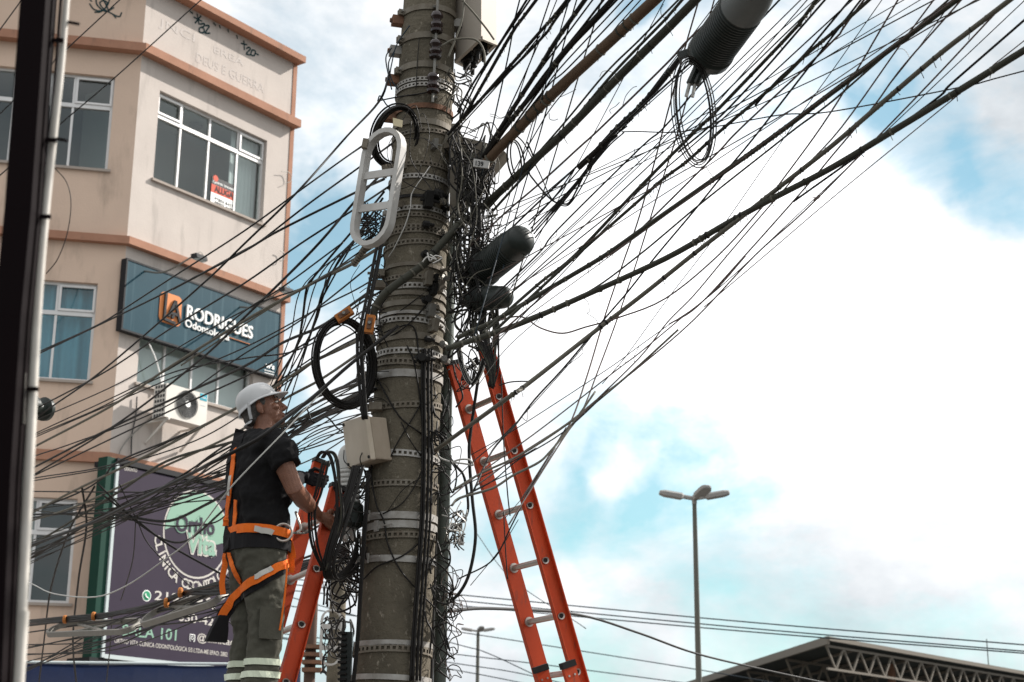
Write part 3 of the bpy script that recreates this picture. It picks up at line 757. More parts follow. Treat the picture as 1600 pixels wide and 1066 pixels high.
for k in range(1, 12):
    b = MB(); b.bar(ca + dr * (k / 12) - Vector((0, 0, .06)) + dl * .02, cb_l + dr * (k / 12) - Vector((0, 0, .06)), .08, .1); b.build('purlin', M_TRUSS, can)
for (px, fa, fb) in ((1405, .22, .06), (0, .7, .06), (0, .22, .9)):
    q = ca + dr * fa + dl * fb
    b = MB(); b.tube([(q.x, q.y, 0), (q.x, q.y, 8.0)], .16, 8); b.build('column', M_RUST, can)
b = MB(); q = PZ(1545, 1045, 8.25); b.bar(q, q + Vector((0, 0, 1.3)), .035, .035); b.build('roof_mast', M_LPOLE, can)

def lamp_post(px, ptop, pbase, Y, w_top, w_bot, sc, label):
    top = P(px, ptop, Y); t = thing('lamp_post', (top.x, top.y, 0), label, 'street lamp', 'three-headed lamp posts in the distance')
    base = Vector((top.x, top.y, 0)); k = depth(top) / FPX
    b = MB(); b.lathe(base, ZUP, [(w_bot * k * .5 * 1.25, 0), (w_bot * k * .5 * 1.1, top.z * .3), (w_top * k * .5, top.z)], 10); b.build('post', M_LPOLE, t, smooth=True)
    b = MB(); b.lathe(top - ZUP * .1 * sc, ZUP, [(.10 * sc, 0), (.10 * sc, .28 * sc), (.06 * sc, .36 * sc)], 10); b.build('collar', M_LAMP, t)
    for az in (184, 285, 352):
        d = Vector((cos(radians(az)), sin(radians(az)), 0))
        s = Vector((-d.y, d.x, 0)); d2 = (d + ZUP * .16).normalized(); u = s.cross(d2) * -1
        if u.z < 0: u = -u
        b = MB(); r = []
        for f, wd, th in ((.05, .08, .07), (.42, .09, .07), (.5, .22, .11), (1.15, .23, .105), (1.33, .17, .07), (1.36, .1, .04)):
            c = top + ZUP * .12 * sc + d2 * f * sc
            r.append([c + s * wd * sc * a_ + u * th * sc * c_ for a_, c_ in ((-1, -1), (1, -1), (1, .3), (.6, 1), (-.6, 1), (-1, .3))])
        b.loft(r); hd = b.build('lamp_head', M_LAMP, t)
        b = MB(); b.obox(top + ZUP * .12 * sc + d2 * .84 * sc - u * .085 * sc, d2, s, u, .3 * sc, .13 * sc, .012 * sc); b.build('lens', M_SILVER, hd)
lamp_post(1085, 784, 1066, 34, 7.0, 10.0, .56, 'tall three-headed street lamp right of the orange ladder')
lamp_post(747, 989, 1066, 62, 5.0, 6.5, .48, 'small distant three-headed street lamp between pole and right ladder')

# poles further down the street, behind the man's ladder
def back_pole(px, y0, Y, w, material, name, label):
    top = P(px, y0, Y); k = depth(top) / FPX; t = thing(name, (top.x, top.y, 0), label, 'pole')
    b = MB(); b.lathe((top.x, top.y, 0), ZUP, [(w * k * .62, 0), (w * k * .5, top.z)], 14); b.build('shaft', material, t, smooth=True)
    return t, top, k
tA, topA, kA = back_pole(489, 930, 17, 17, M_WOOD, 'brown_post', 'rusty brown post behind the left ladder')
for yy in (1012, 1024, 1036, 1048):
    q = P(489, yy, 17); b = MB(); b.obox(q + Vector((0, -.06, 0)), (1, 0, 0), (0, 1, 0), ZUP, .10, .08, .02); b.build('clamp', M_RUST, tA)
tB, topB, kB = back_pole(531, 860, 15, 25, M_CONC, 'far_concrete_pole', 'grey concrete pole partly hidden behind the main pole')

def oval_path(c, ax, up, hl, hw, n=10):
    """stadium outline: half length hl along ax, half width hw along up"""
    pts = []
    for k in range(n + 1):
        a = -pi / 2 + pi * k / n; pts.append(c + ax * (hl - hw + hw * cos(a)) + up * hw * sin(a))
    for k in range(n + 1):
        a = pi / 2 + pi * k / n; pts.append(c + ax * (-(hl - hw) + hw * cos(a)) + up * hw * sin(a))
    return pts
def oval_rack(name, c, ax, up, hl, hw, wide, thick, label, cat='cable rack', bars=((.38,), (-.38,)), cross=False, material=M_OVAL):
    ax, up = Vector(ax).normalized(), Vector(up).normalized(); nn = ax.cross(up).normalized()
    t = thing(name, c, label, cat)
    o, i_ = oval_path(c, ax, up, hl, hw), oval_path(c, ax, up, hl - thick, hw - thick); n = len(o)
    b = MB(); vs_ = []
    for k in range(n):
        vs_ += [o[k] - nn * wide / 2, o[k] + nn * wide / 2, i_[k] + nn * wide / 2, i_[k] - nn * wide / 2]
    fs = []
    for k in range(n):
        k2 = (k + 1) % n
        for j in range(4):
            j2 = (j + 1) % 4; fs.append((k * 4 + j, k * 4 + j2, k2 * 4 + j2, k2 * 4 + j))
    b.add(vs_, fs); b.build('ring', material, t, smooth=True)
    if cross:
        for sg in (-1, 1):
            b = MB(); b.bar(c - ax * hl * .5 - up * sg * hw * .8, c + ax * hl * .5 + up * sg * hw * .8, wide * .6, .012, up=nn); b.build('brace', material, t)
    else:
        for (f,) in bars:
            b = MB(); b.obox(c + ax * hl * f, up, ax, nn, hw * .9, min(.021, wide * .42), .006); br = b.build('crossbar', material, t)
            b = MB(); b.lathe(c + ax * hl * f + nn * .006, nn, [(.014, 0), (.014, .02), (.007, .021), (.007, .045)], 6); b.build('bolt', M_STEEL, br)
    return t, nn
oval_rack('oval_cable_rack', P(517, 996, 14.6), ZUP, (1, .3, 0), .25, .095, .05, .016, 'small far oval rack on the pole behind the left ladder')

# ------------------------------------------------------------------ main pole
PB, PT = P(611, 1066, 8.5), P(672, 0, 8.5)
PAX = (PT - PB).normalized()
def pole_c(z): return PB + PAX * ((z - PB.z) / PAX.z)
RB, RT = 60.5 * depth(PB) / FPX, 41.0 * depth(PT) / FPX
def pole_r(z): return RB + (RT - RB) * (z - PB.z) / (PT.z - PB.z)
p0, pend = pole_c(0), pole_c(7.6)
pole = thing('utility_pole', p0, 'thick concrete utility pole ringed with steel bands, cluttered with cables', 'utility pole')
b = MB(); prof = []
NS = 60
nr_ = 48
rings = []
for k in range(NS + 1):
    z = 7.6 * k / NS; c = pole_c(z); r = pole_r(z)
    rings.append([c + Vector((cos(2 * pi * j / nr_), sin(2 * pi * j / nr_), 0)) * (r * (1 + random.uniform(-.0025, .0025))) for j in range(nr_)])
b.loft(rings); b.build('shaft', M_CONC, pole, smooth='all')
def py_z(y, x=None):
    z = P(640, y, 8.3).z; return z
TILT = [0.0, 0.0]
def seg_ring(z0, z1, off, th, j0=0.0, j1=1.0, n=48):
    b = MB(); rings = []
    for j in range(n + 1):
        a = 2 * pi * (j0 + (j1 - j0) * j / n); d = Vector((cos(a), sin(a), 0)); ring_ = []
        for z, o in ((z0, off), (z0, off + th), (z1, off + th), (z1, off)):
            z += TILT[0] * cos(a) + TILT[1] * sin(a); ring_.append(pole_c(z) + d * (pole_r(z) + o))
        rings.append(ring_)
    b.loft(rings, cap=(j1 - j0) < 1); return b
def pole_band(y, hpx, holes, material, lug=True, tilt=0.0, buckle=False):
    z = py_z(y); h = hpx * 8.7 / FPX; z0, z1 = z - h / 2, z + h / 2
    off, th = .004, .005
    TILT[0], TILT[1] = random.gauss(0, .005), random.gauss(0, .006)
    if not holes:
        bo = seg_ring(z0, z1, off, th).build('steel_band', material, pole)
    else:
        b = MB(); n = 44; e = h * .27
        bo_parts = [(z0, z0 + e), (z1 - e, z1)]
        for q0, q1 in bo_parts:
            s = seg_ring(q0, q1, off, th); b.add(s.v, s.f)
        for j in range(n):
            a0, a1 = j / n, (j + .45) / n
            s = seg_ring(z0 + e, z1 - e, off, th, a0, a1, 2); b.add(s.v, s.f)
        bo = b.build('perforated_band', material, pole)
    if lug:
        az = random.uniform(188, 208); a = radians(az); d = Vector((cos(a), sin(a), 0)); tn = Vector((-d.y, d.x, 0)); c = pole_c(z) + d * (pole_r(z) + .018)
        b = MB(); b.obox(c, d, tn, ZUP, .018, .007, h * .5); b.obox(c + tn * .022, d, tn, ZUP, .018, .005, h * .5)
        b.build('lug', material, bo)
        b = MB(); b.tube([c - tn * .02, c + tn * .05], .007, 6); b.build('bolt', M_STEEL, bo)
    if buckle:
        a = radians(random.uniform(215, 240)); d = Vector((cos(a), sin(a), 0)); tn = Vector((-d.y, d.x, 0)); c = pole_c(z) + d * (pole_r(z) + .014)
        b = MB(); b.obox(c, d, tn, ZUP, .006, .012, h * .75); b.obox(c + tn * .07, d, tn, ZUP, .003, .035, h * .1); b.build('buckle', material, bo)
for y, h, ho, mt_, lug, bk in (
    (4, 10, 0, M_OLDBAND, 1, 0), (48, 11, 0, M_OLDBAND, 1, 0), (98, 11, 0, M_OLDBAND, 1, 0), (118, 7, 1, M_GALV, 0, 0), (129, 7, 1, M_GALV, 0, 0), (160, 9, 0, M_RUST, 1, 0),
    (184, 10, 0, M_OLDBAND, 0, 0), (199, 8, 1, M_OLDBAND, 0, 0), (248, 8, 1, M_OLDBAND, 1, 0), (271, 8, 1, M_GALV, 0, 0), (302, 5, 0, M_BLACK, 0, 0),
    (322, 8, 1, M_GALV, 1, 0), (332, 7, 1, M_OLDBAND, 0, 0), (349, 8, 1, M_OLDBAND, 0, 0), (357, 8, 1, M_OLDBAND, 1, 0), (375, 9, 1, M_OLDBAND, 0, 0), (411, 6, 0, M_OLDBAND, 0, 0),
    (428, 8, 1, M_OLDBAND, 1, 0), (443, 9, 1, M_GALV, 0, 0), (454, 7, 0, M_OLDBAND, 0, 0), (470, 9, 0, M_OLDBAND, 1, 0), (487, 5, 0, M_GALV, 0, 0), (497, 9, 1, M_GALV, 1, 0),
    (524, 11, 0, M_OLDBAND, 0, 0), (545, 10, 1, M_GALV, 0, 0), (561, 11, 1, M_OLDBAND, 0, 0), (580, 12, 0, M_GALV, 1, 0), (626, 10, 1, M_OLDBAND, 1, 0), (709, 10, 1, M_GALV, 0, 0),
    (751, 10, 1, M_OLDBAND, 1, 0), (803, 11, 0, M_GALV, 0, 1), (821, 11, 0, M_GALV, 0, 1), (834, 10, 1, M_OLDBAND, 0, 0), (870, 10, 0, M_GALV, 1, 1), (1004, 8, 0, M_GALV, 0, 0),
    (1016, 11, 1, M_OLDBAND, 0, 0), (1058, 8, 0, M_GALV, 0, 0)):
    pole_band(y, h, ho, mt_, lug, bk and True, bk)
# bolt blocks on the left flank, upper part
for y in (14, 62, 108, 166):
    z = py_z(y); a = radians(196); d = Vector((cos(a), sin(a), 0)); c = pole_c(z) + d * (pole_r(z) + .03)
    b = MB(); b.obox(c, d, (-d.y, d.x, 0), ZUP, .032, .028, .026); bl = b.build('bolt_block', M_RUST if y > 100 or y < 30 else M_STEEL, pole)
    b = MB(); b.lathe(c + d * .03, d, [(.014, 0), (.014, .014)], 6); b.build('bolt_head', M_RUST, bl)
# insulator rack on the face
def face_pt(x, y, out=0.0):            # a point on the pole's visible surface
    d = ray(x, y); best = None
    for k in range(4000):
        q = CAM + d * (7.0 + k * .0006); c = pole_c(q.z)
        if hypot(q.x - c.x, q.y - c.y) < pole_r(q.z) + out: return q
    return CAM + d * (8.5 / d.y)
for (x, y0, y1) in ((683, 20, 52), (681, 64, 92), (677, 116, 146)):
    a_, c_ = face_pt(x, y0, .07), face_pt(x - 1, y1, .07); ax = (c_ - a_); L_ = ax.length
    prof = [(.018, 0), (.030, .02 * L_), (.036, .12 * L_), (.036, .22 * L_), (.024, .32 * L_), (.022, .42 * L_), (.036, .52 * L_), (.037, .64 * L_), (.026, .74 * L_), (.036, .84 * L_), (.034, .95 * L_), (.016, L_)]
    b = MB(); b.lathe(a_, ax, prof, 16); b.build('insulator', M_INS, pole, smooth=True)
a_, c_ = face_pt(685, -20, .07), face_pt(676, 160, .07)
b = MB(); b.tube([a_, c_], .008, 6); b.build('insulator_rod', M_STEEL, pole)
for y in (10, 58, 102, 152):
    q = face_pt(680, y, .07); q2 = face_pt(680, y, -.01); b = MB(); b.bar(q, q2, .028, .012); b.build('insulator_arm', M_STEEL, pole)
# bracket arm with the number plate, right side
z = py_z(250)
rc = pole_c(z) + Vector((pole_r(z), -.02, 0))
b = MB()
tri = [P(709, 210, 8.42), P(713, 330, 8.42), P(790, 238, 8.30), P(778, 228, 8.30)]
b.prism(tri, Vector((.02, .10, 0))); b.build('bracket_arm', M_OLDBAND, pole)
b = MB(); b.obox(P(711, 268, 8.40), (1, 0, 0), (0, 1, 0), ZUP, .025, .05, .27); b.build('bracket_plate', M_OLDBAND, pole)
pq = [P(740, 248, 8.02), P(765, 252, 8.0), P(763, 263, 8.0), P(739, 260, 8.02)]
b = MB(); b.prism(pq, Vector((.002, .012, 0))); pl = b.build('number_plate', M_OVAL, pole)
vs_, fs = text_mesh('139', .02, .0); x1 = max(v.x for v in vs_)
e1 = (pq[1] - pq[0]); e2 = (pq[0] - pq[3])
b = MB(); b.add([pq[3] + e1 * (.08 + .55 * v.x / x1) + e2 * (.18 + v.y * .85) + Vector((0, -.003, 0)) for v in vs_], fs); b.build('plate_number', M_DARKEDGE, pl, fix=False)
# clamps and hardware lumps down the right flank
for k in range(26):
    y = random.uniform(175, 560); z = py_z(y); a = radians(random.uniform(-75, -5)); d = Vector((cos(a), sin(a), 0)); c = pole_c(z) + d * (pole_r(z) + .03)
    s = random.uniform(.02, .045); tn = Vector((-d.y, d.x, 0)); b = MB()
    if k % 3 == 0: b.lathe(c - tn * s, tn, [(s * .4, 0), (s * .7, s * .2), (s * .7, s * 1.2), (s * .35, s * 1.4), (s * .35, s * 2.2)], 8)
    elif k % 3 == 1: b.obox(c, d, tn, (d * .3 + ZUP).normalized(), s * .8, s * .5, s); b.tube([c - tn * s, c + tn * s * 1.6], s * .2, 6)
    else: b.lathe(c - d * s, d, [(s * .8, 0), (s * .8, s * .3), (s * .35, s * .5), (s * .35, s * 1.3), (s * .6, s * 1.4), (s * .6, s * 1.8)], 8)
    b.build('clamp', random.choice([M_STEEL, M_OLDBAND, M_BLACK, M_BLACK]), pole)
# eyebolt clamps on the left flank where the strands end
for x, y in ((592, 428), (594, 446), (577, 530), (578, 590), (588, 636), (575, 588)):
    q = face_pt(x + 8, y, .02); b = MB(); b.obox(q + Vector((-.03, 0, 0)), (1, 0, 0), (0, 1, 0), ZUP, .035, .03, .02); b.tube([q + Vector((-.09, -.01, 0)), q], .008, 6); b.build('clamp', M_OLDBAND, pole)

# conduits strapped to the right side
cz0, cz1 = 0.0, py_z(350)
def cond(px0, y0, px1, y1, Y, wpx, material, name, label):
    a, c = P(px0, y0, Y), P(px1, y1, Y); d = (c - a).normalized(); a2 = a - d * (a.z / d.z)
    b = MB(); r = wpx / 2 * depth(a) / FPX
    n = 14; pts = [a2.lerp(c, k / n) for k in range(n + 1)]
    b.tube(pts, r, 14)
    for k in range(2, n, 4): b.tube([pts[k] - d * .04, pts[k] + d * .04], r * 1.13, 14)
    return b.build(name, material, None, True, label=label, cat='conduit', group='conduits strapped to the main pole')
cond(687, 1066, 704, 350, 8.62, 20, M_CONDUIT, 'steel_conduit', 'grey-green vertical conduit along the right side of the main pole')
cond(671, 1066, 697, 300, 8.72, 12, M_BLACK, 'cable_conduit', 'thin dark conduit wedged between the pole and the grey-green conduit')

# ------------------------------------------------------------------ boxes and closures
def rot_box(c, fx, fy, fz, hx, hy, hz): return (Vector(c), Vector(fx), Vector(fy), Vector(fz), hx, hy, hz)
# junction box with its lid turned to the lower left
fq = [P(534, 660, 8.38), P(570, 648, 8.22), P(580, 718, 8.22), P(543, 732, 8.38)]
jn = (fq[1] - fq[0]).cross(fq[3] - fq[0]).normalized()
if jn.dot(CF) > 0: jn = -jn
back = Vector((.088, .070, .01))
jb = thing('junction_box', (fq[0] + fq[1] + fq[2] + fq[3]) / 4 - ZUP * .13, 'dirty cream plastic junction box hanging left of the pole', 'junction box')
b = MB(); b.prism(fq, back * .28); lid = b.build('lid', M_BOX, jb)
cen = (fq[0] + fq[1] + fq[2] + fq[3]) / 4
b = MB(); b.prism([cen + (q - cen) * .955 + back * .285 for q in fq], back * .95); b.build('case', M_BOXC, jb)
for q in fq:
    c = cen + (q - cen) * .86; b = MB(); b.lathe(c + jn * .001, jn, [(.009, 0), (.009, .004)], 8); b.build('screw', M_BLACK, lid)
md = jb.children[0].modifiers
for ch in jb.children:
    mdf = ch.modifiers.new('bevel', 'BEVEL'); mdf.width = .006; mdf.segments = 2
# metal cabinet high on the right
cabq = [P(711, 96, 8.55), P(752, 58, 8.25), P(776, 68, 8.45), P(735, 108, 8.75)]
cab = thing('metal_cabinet', cabq[0], 'beige metal cabinet high on the right side of the pole', 'cabinet')
upv = Vector((-.012, .01, 1.0))
top_h = 1.15
b = MB()
for i in range(4):
    q0_, q1_ = cabq[i], cabq[(i + 1) % 4]; b.add([q0_, q1_, q1_ + upv * top_h, q0_ + upv * top_h], [(0, 1, 2, 3)])
b.add([q + upv * top_h for q in cabq], [(0, 1, 2, 3)])
mid_ = sum(cabq, Vector()) / 4
b.add([q + upv * .045 for q in cabq], [(0, 1, 2, 3)])
b.build('casing', M_CAB, cab, fix=True)
b = MB()
for i in range(4): b.bar(cabq[i] + (mid_ - cabq[i]) * .04, cabq[(i + 1) % 4] + (mid_ - cabq[(i + 1) % 4]) * .04, .02, .02)
b.build('bottom_rim', M_CAB, cab)
for k in range(6):
    q = mid_.lerp(cabq[k % 4], random.uniform(.2, .6)); b = MB(); b.lathe(q + ZUP * .05, -ZUP, [(.02, 0), (.02, .05), (.028, .055), (.028, .08), (.014, .085), (.012, .13)], 8); b.build('cable_gland', M_BLACK, cab)
b = MB(); b.bar(P(709, 40, 8.5), P(722, 40, 8.5), .08, .05); b.build('mount', M_STEEL, cab)

def closure(name, p0, p1, r, label, material=M_CLOSURE, dome=.3, ribs=15, tail=None):
    p0, p1 = Vector(p0), Vector(p1); ax = (p1 - p0); L_ = ax.length; ax.normalize()
    t = thing(name, p0, label, 'splice closure', None)
    prof = [(r * .55, 0), (r * .96, L_ * .01), (r * 1.04, L_ * .03), (r * 1.04, L_ * .11), (r * .93, L_ * .13)]
    a, e = .14, 1 - dome
    for k in range(ribs):
        h = a + (e - a) * k / ribs; dh = (e - a) / ribs
        prof += [(r * .88, L_ * (h + dh * .05)), (r * .99, L_ * (h + dh * .35)), (r * .99, L_ * (h + dh * .65)), (r * .88, L_ * (h + dh * .95))]
    b = MB(); b.lathe(p0, ax, prof, 28); b.build('ribbed_body', material, t, smooth=True)
    dm = [(r * .935 * (1 - .03 * s_), L_ * (e + .55 * dome * s_)) for s_ in (0, 1)] + [(r * .905 * cos(radians(q)), L_ * (e + .55 * dome) + L_ * .45 * dome * sin(radians(q))) for q in (18, 36, 54, 70, 84)]
    b = MB(); b.lathe(p0, ax, dm, 28); b.build('dome', material, t, smooth=True)
    s = ax.orthogonal().normalized(); s2 = ax.cross(s)
    for k in range(5):
        a = 2 * pi * k / 5; c = p0 + (s * cos(a) + s2 * sin(a)) * r * .45; b = MB(); b.lathe(c + ax * .01, -ax, [(.022, 0), (.022, .05), (.015, .09), (.012, .12)], 8); b.build('cable_port', material, t)
    return t
closure('splice_closure', P(752, 425, 8.22), P(822, 368, 7.85), .092, 'black ribbed splice closure sticking out right of the pole')
closure('splice_closure', P(742, 468, 8.25), P(794, 464, 7.95), .066, 'smaller black splice closure under the ribbed one by the pole', ribs=9, dome=.35)
big = closure('splice_closure', P(1106, 88, 6.6), P(1182, -18, 6.05), .101, 'big black ribbed closure hanging among the cables at top right', ribs=17, dome=.3)
b = MB(); ax = (P(1182, -18, 6.05) - P(1106, 88, 6.6)); 
b.lathe(P(1106, 88, 6.6) + ax * .72, ax, [(.0965, 0), (.0975, .02), (.092, .12), (.077, .2)], 24); b.build('grey_sleeve', mat('grey_sleeve_plastic', (.13, .135, .13), .5, var=(.08, .083, .08), scale=10), big, smooth=True)
for (x0, y0, x1, y1) in ((1092, 100, 1078, 131), (1100, 104, 1087, 132)):
    b = MB(); b.tube(catmull([P(x0 + 8, y0 - 12, 6.6), P(x0, y0, 6.6), P(x1, y1, 6.6)], 5), [.024] * 6 + [.018] * 5, 8); b.build('cable_boot', M_CLOSURE, big, smooth=True)
for (x0, y0, x1, y1) in ((1078, 128, 1072, 151), (1086, 130, 1082, 152)):
    b = MB(); b.tube([P(x0, y0, 6.6), P(x1, y1, 6.6)], .008, 6); b.build('bare_cable_end', M_W['w'], big)
b = MB(); b.bar(P(1060, 88, 6.65), P(1084, 80, 6.65), .03, .03); b.build('hanger_arm', M_CLOSURE, big)
wd = closure('dome_closure', P(544, 812, 8.45), P(546, 694, 8.45), .066, 'off-white ribbed dome closure behind the junction box', material=M_DOME, ribs=8, dome=.35)
b = MB(); b.lathe(P(544, 826, 8.45), P(546, 694, 8.45) - P(544, 812, 8.45), [(.06, 0), (.08, .02), (.08, .12), (.072, .13)], 20); b.build('black_base', M_CLOSURE, wd)
rb = thing('ribbed_strip', P(540, 1066, 8.5), 'black comb-ribbed strip fixed low on the left of the pole', 'cable closure')
b = MB(); b.obox(P(541, 1040, 8.5), (1, 0, 0), (0, 1, 0), ZUP, .028, .03, .17); b.build('body', M_CLOSURE, rb)
for k in range(12):
    b = MB(); b.obox(P(535, 990 + k * 9, 8.47), (1, 0, 0), (0, 1, 0), ZUP, .022, .03, .006); b.build('rib', M_BLACK, rb)

# white oval rack on the pole
oc = P(591, 293, 8.12)
ax = (P(605, 205, 8.12) - P(577, 382, 8.12)).normalized()
side = Vector((.80, -.52, .05)); side = (side - ax * side.dot(ax)).normalized()
oval_rack('oval_cable_rack', oc, ax, side, .345, .136, .050, .028, 'pale grey oval cable rack bolted to the left of the pole', bars=((.23,), (-.33,)))
b = MB(); b.bar(P(572, 218, 8.15), P(569, 232, 8.15), .03, .03); b.bar(P(600, 262, 8.15), P(640, 258, 8.4), .03, .03); b.bar(P(598, 322, 8.15), P(636, 318, 8.4), .03, .03)
o = b.build('rack_mount', M_OLDBAND, pole)
# two racks along the low cable bundle at the left
def frame_from(px0, py0, px1, py1, Y0, Y1):
    a, c = P(px0, py0, Y0), P(px1, py1, Y1); return (a + c) / 2, (c - a).normalized(), (c - a).length / 2
c, ax, hl = frame_from(80, 984, 215, 978, 13.0, 11.6)
oval_rack('oval_cable_rack', c, ax, Vector((.1, .55, .22)), hl, .17, .04, .03, 'leftmost grey oval rack hung under the low cable bundle', cross=True, material=M_STEEL)
c, ax, hl = frame_from(226, 968, 352, 928, 11.2, 10.2)
oval_rack('oval_cable_rack', c, ax, Vector((.1, .5, .28)), hl, .15, .04, .03, 'grey oval rack on the low cable bundle just behind the man', cross=True, material=M_STEEL)

# ------------------------------------------------------------------ ladders
def ladder(name, near_top, near_bot, rung_axis, width, first, n_up, n_down, label, railw=.088, near_cut=0.0):
    """near rail runs through near_top and near_bot; far rail lies at -rung_axis * width"""
    T, B = Vector(near_top), Vector(near_bot); D = (B - T).normalized(); r = (Vector(rung_axis) - D * Vector(rung_axis).dot(D)).normalized()
    w = D.cross(r).normalized()
    foot = T + D * ((0.06 - T.z) / D.z)
    t = thing(name, (foot.x, foot.y, 0), label, 'ladder')
    for sgn, base in ((1, T + D * near_cut), (-1, T - r * width)):
        b = MB(); a, c = base, base + D * ((.06 - base.z) / D.z)
        b.obox((a + c) / 2, D, w, r, (c - a).length / 2, railw / 2, .0025)
        for s in (-1, 1):
            b.obox((a + c) / 2 + w * s * (railw / 2 - .0025) + r * sgn * .016, D, w, r, (c - a).length / 2, .003, .0135)
        rl = b.build('rail', M_ORANGE, t)
        b = MB(); b.obox(c + D * .02, D, w, r, .04, railw / 2 + .005, .025); b.build('foot', M_BLACK, rl)
        b = MB(); b.obox(a - D * .006 + r * sgn * .01, D, w, r, .012, railw / 2 + .003, .022); b.build('end_cap', M_BLACK, rl)
    k0 = first
    L_ = (foot - T).length
    for k in range(-n_up, 40):
        h = first + .3 * k
        if h < max(.05, near_cut) or h > L_ - .15: continue
        q = T + D * h
        b = MB(); b.tube([q - r * (width - .004), q - r * .004], .0165, 12)
        rg = b.build('rung', M_ALU, t, smooth=True)
        b = MB()
        for c, sg in ((q, 1), (q - r * width, -1)):
            b.lathe(c - r * sg * .016, r * sg, [(.017, 0), (.027, .001), (.027, .010), (.018, .012)], 14)
        b.build('collar', M_ALU, rg, smooth=True)
        b = MB()     # D-shaped end of the rung tube, its shaded inside painted as a black face
        pts = [q + r * .0042 + (w * cos(a) + D * (sin(a) if sin(a) > 0 else sin(a) * .72)) * .021 for a in [2 * pi * j / 14 for j in range(14)]]
        pin = [q + r * .009 + (p_ - q - r * .0042) * .68 for p_ in pts]
        pout = [p_ + r * .008 for p_ in pts]
        b.loft([pts, pout, pin, [p_ - r * .004 for p_ in pin]], cap=False); b.build('rung_end', M_ALU, rg)
        b = MB(); b.add([p_ - r * .0035 for p_ in pin], [tuple(range(14))]); b.build('rung_hole_shade', M_BLACK, rg)
    return t, T, D, r, w
RAX = Vector((.5, -.86, 0))
nt, nb = P(757, 545, 8.29), P(905, 1066, 8.58)
lad, LT, LD, LR_, LW = ladder('extension_ladder', nt, nb, RAX, .33, .267, 0, 8, 'orange fibreglass ladder standing right of the utility pole')
# lower section of the extension ladder, just entering at the bottom
q = P(888, 1042, 8.44); 
for sgn, base in ((1, q), (-1, q - LR_ * .27)):
    c = base + LD * ((.06 - base.z) / LD.z)
    b = MB(); b.obox((base + c) / 2, LD, LW, LR_, (c - base).length / 2, .038, .012); rl = b.build('lower_rail', M_ORANGE, lad)
    b = MB(); b.obox(base - LD * .012, LD, LW, LR_, .016, .042, .018); b.build('rail_cap', M_BLACK, rl)
    for k in (-1, 1):
        b = MB(); b.lathe(base + LD * .045 + LW * k * .018 + LR_ * .012, LR_, [(.006, 0), (.006, .003)], 8); b.build('rivet', M_ALU, rl)
nt2, nb2 = P(544, 700, 8.36), P(446, 1066, 8.12)
lad2, L2T, L2D, L2R, L2W = ladder('climbing_ladder', nt2, nb2, RAX, .33, .085, 0, 8, 'orange fibreglass ladder the man stands on, left of the pole', near_cut=.24)
# ------------------------------------------------------------------ cables
def YR(x, y): return 1.0 / (1 / 8.45 + 6.2e-5 * hypot(x - 715, y - 330))
def YL(x, y): return 1.0 / max(.045, 1 / 8.50 - 7.4e-5 * hypot(x - 600, y - 420))
STUFF = {}
ALLC = []
def ordinal(n):
    small = ['', 'first', 'second', 'third', 'fourth', 'fifth', 'sixth', 'seventh', 'eighth', 'ninth', 'tenth', 'eleventh', 'twelfth', 'thirteenth', 'fourteenth', 'fifteenth', 'sixteenth', 'seventeenth', 'eighteenth', 'nineteenth']
    if n < 20: return small[n]
    tens = ['', '', 'twent', 'thirt', 'fort', 'fift', 'sixt', 'sevent'][n // 10]
    return tens + 'ieth' if n % 10 == 0 else tens + 'y-' + small[n % 10]
TOLABEL = []
def cable(pts, w, m='k', yf=YR, label=None, group=None, ext0=0.0, ext1=0.0, per=None, cat='cable', name='cable', jit=0.0, dy=0.0, parent=None, sides=6, stuff=False):
    """pts: places along the cable as seen, w: thickness as seen; yf gives the distance of each place (or a third number does)"""
    q = []
    for p_ in pts:
        Y = p_[2] if len(p_) > 2 else (yf(p_[0], p_[1]) if callable(yf) else yf)
        q.append(P(p_[0], p_[1], Y + dy))
    if ext0: q = [q[0] + (q[0] - q[1]).normalized() * ext0] + q
    if ext1: q = q + [q[-1] + (q[-1] - q[-2]).normalized() * ext1]
    mid_ = q[len(q) // 2]
    r = max(.0013, .5 * w * depth(mid_) / FPX)
    c = catmull(q, per or max(5, min(10, 30 // len(q) + 3)))
    if jit:
        c = [v + Vector((random.gauss(0, jit), random.gauss(0, jit), random.gauss(0, jit))) if 0 < i < len(c) - 1 else v for i, v in enumerate(c)]
    b = MB(); b.tube(c, r, sides)
    if stuff:
        STUFF.setdefault(m, MB()).add(b.v, b.f); return None
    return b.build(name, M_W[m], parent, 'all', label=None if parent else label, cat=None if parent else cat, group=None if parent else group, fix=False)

GR, LBR = 'cables fanning from the pole to the upper right', 'dark cable in the fan from the pole to the upper right'
GL, LBL = 'cables fanning from the pole down to the left', 'dark cable in the fan running from the pole down left past the building'
def wob_(pts): return [p_ if i in (0, len(pts) - 1) else (p_[0] + random.gauss(0, .8), p_[1] + random.gauss(0, .8)) + tuple(p_[2:]) for i, p_ in enumerate(pts)]
def ties(o, pts, w, yf):
    c = catmull([P(p_[0], p_[1], p_[2] if len(p_) > 2 else yf(p_[0], p_[1])) for p_ in pts], 9)
    for i in range(4, len(c) - 3):
        if random.random() < .28:
            d = (c[i + 1] - c[i]); b = MB(); r = .5 * w * depth(c[i]) / FPX; b.lathe(c[i], d, [(r * .9, 0), (r * 1.22, .002), (r * 1.22, .010), (r * .9, .012)], 8)
            b.tube([c[i] - CU * r, c[i] - CU * (r + random.uniform(.01, .03)) + CR * random.uniform(-.015, .015)], .0018, 4); b.build('cable_tie', M_W[random.choice('kggo')], o)
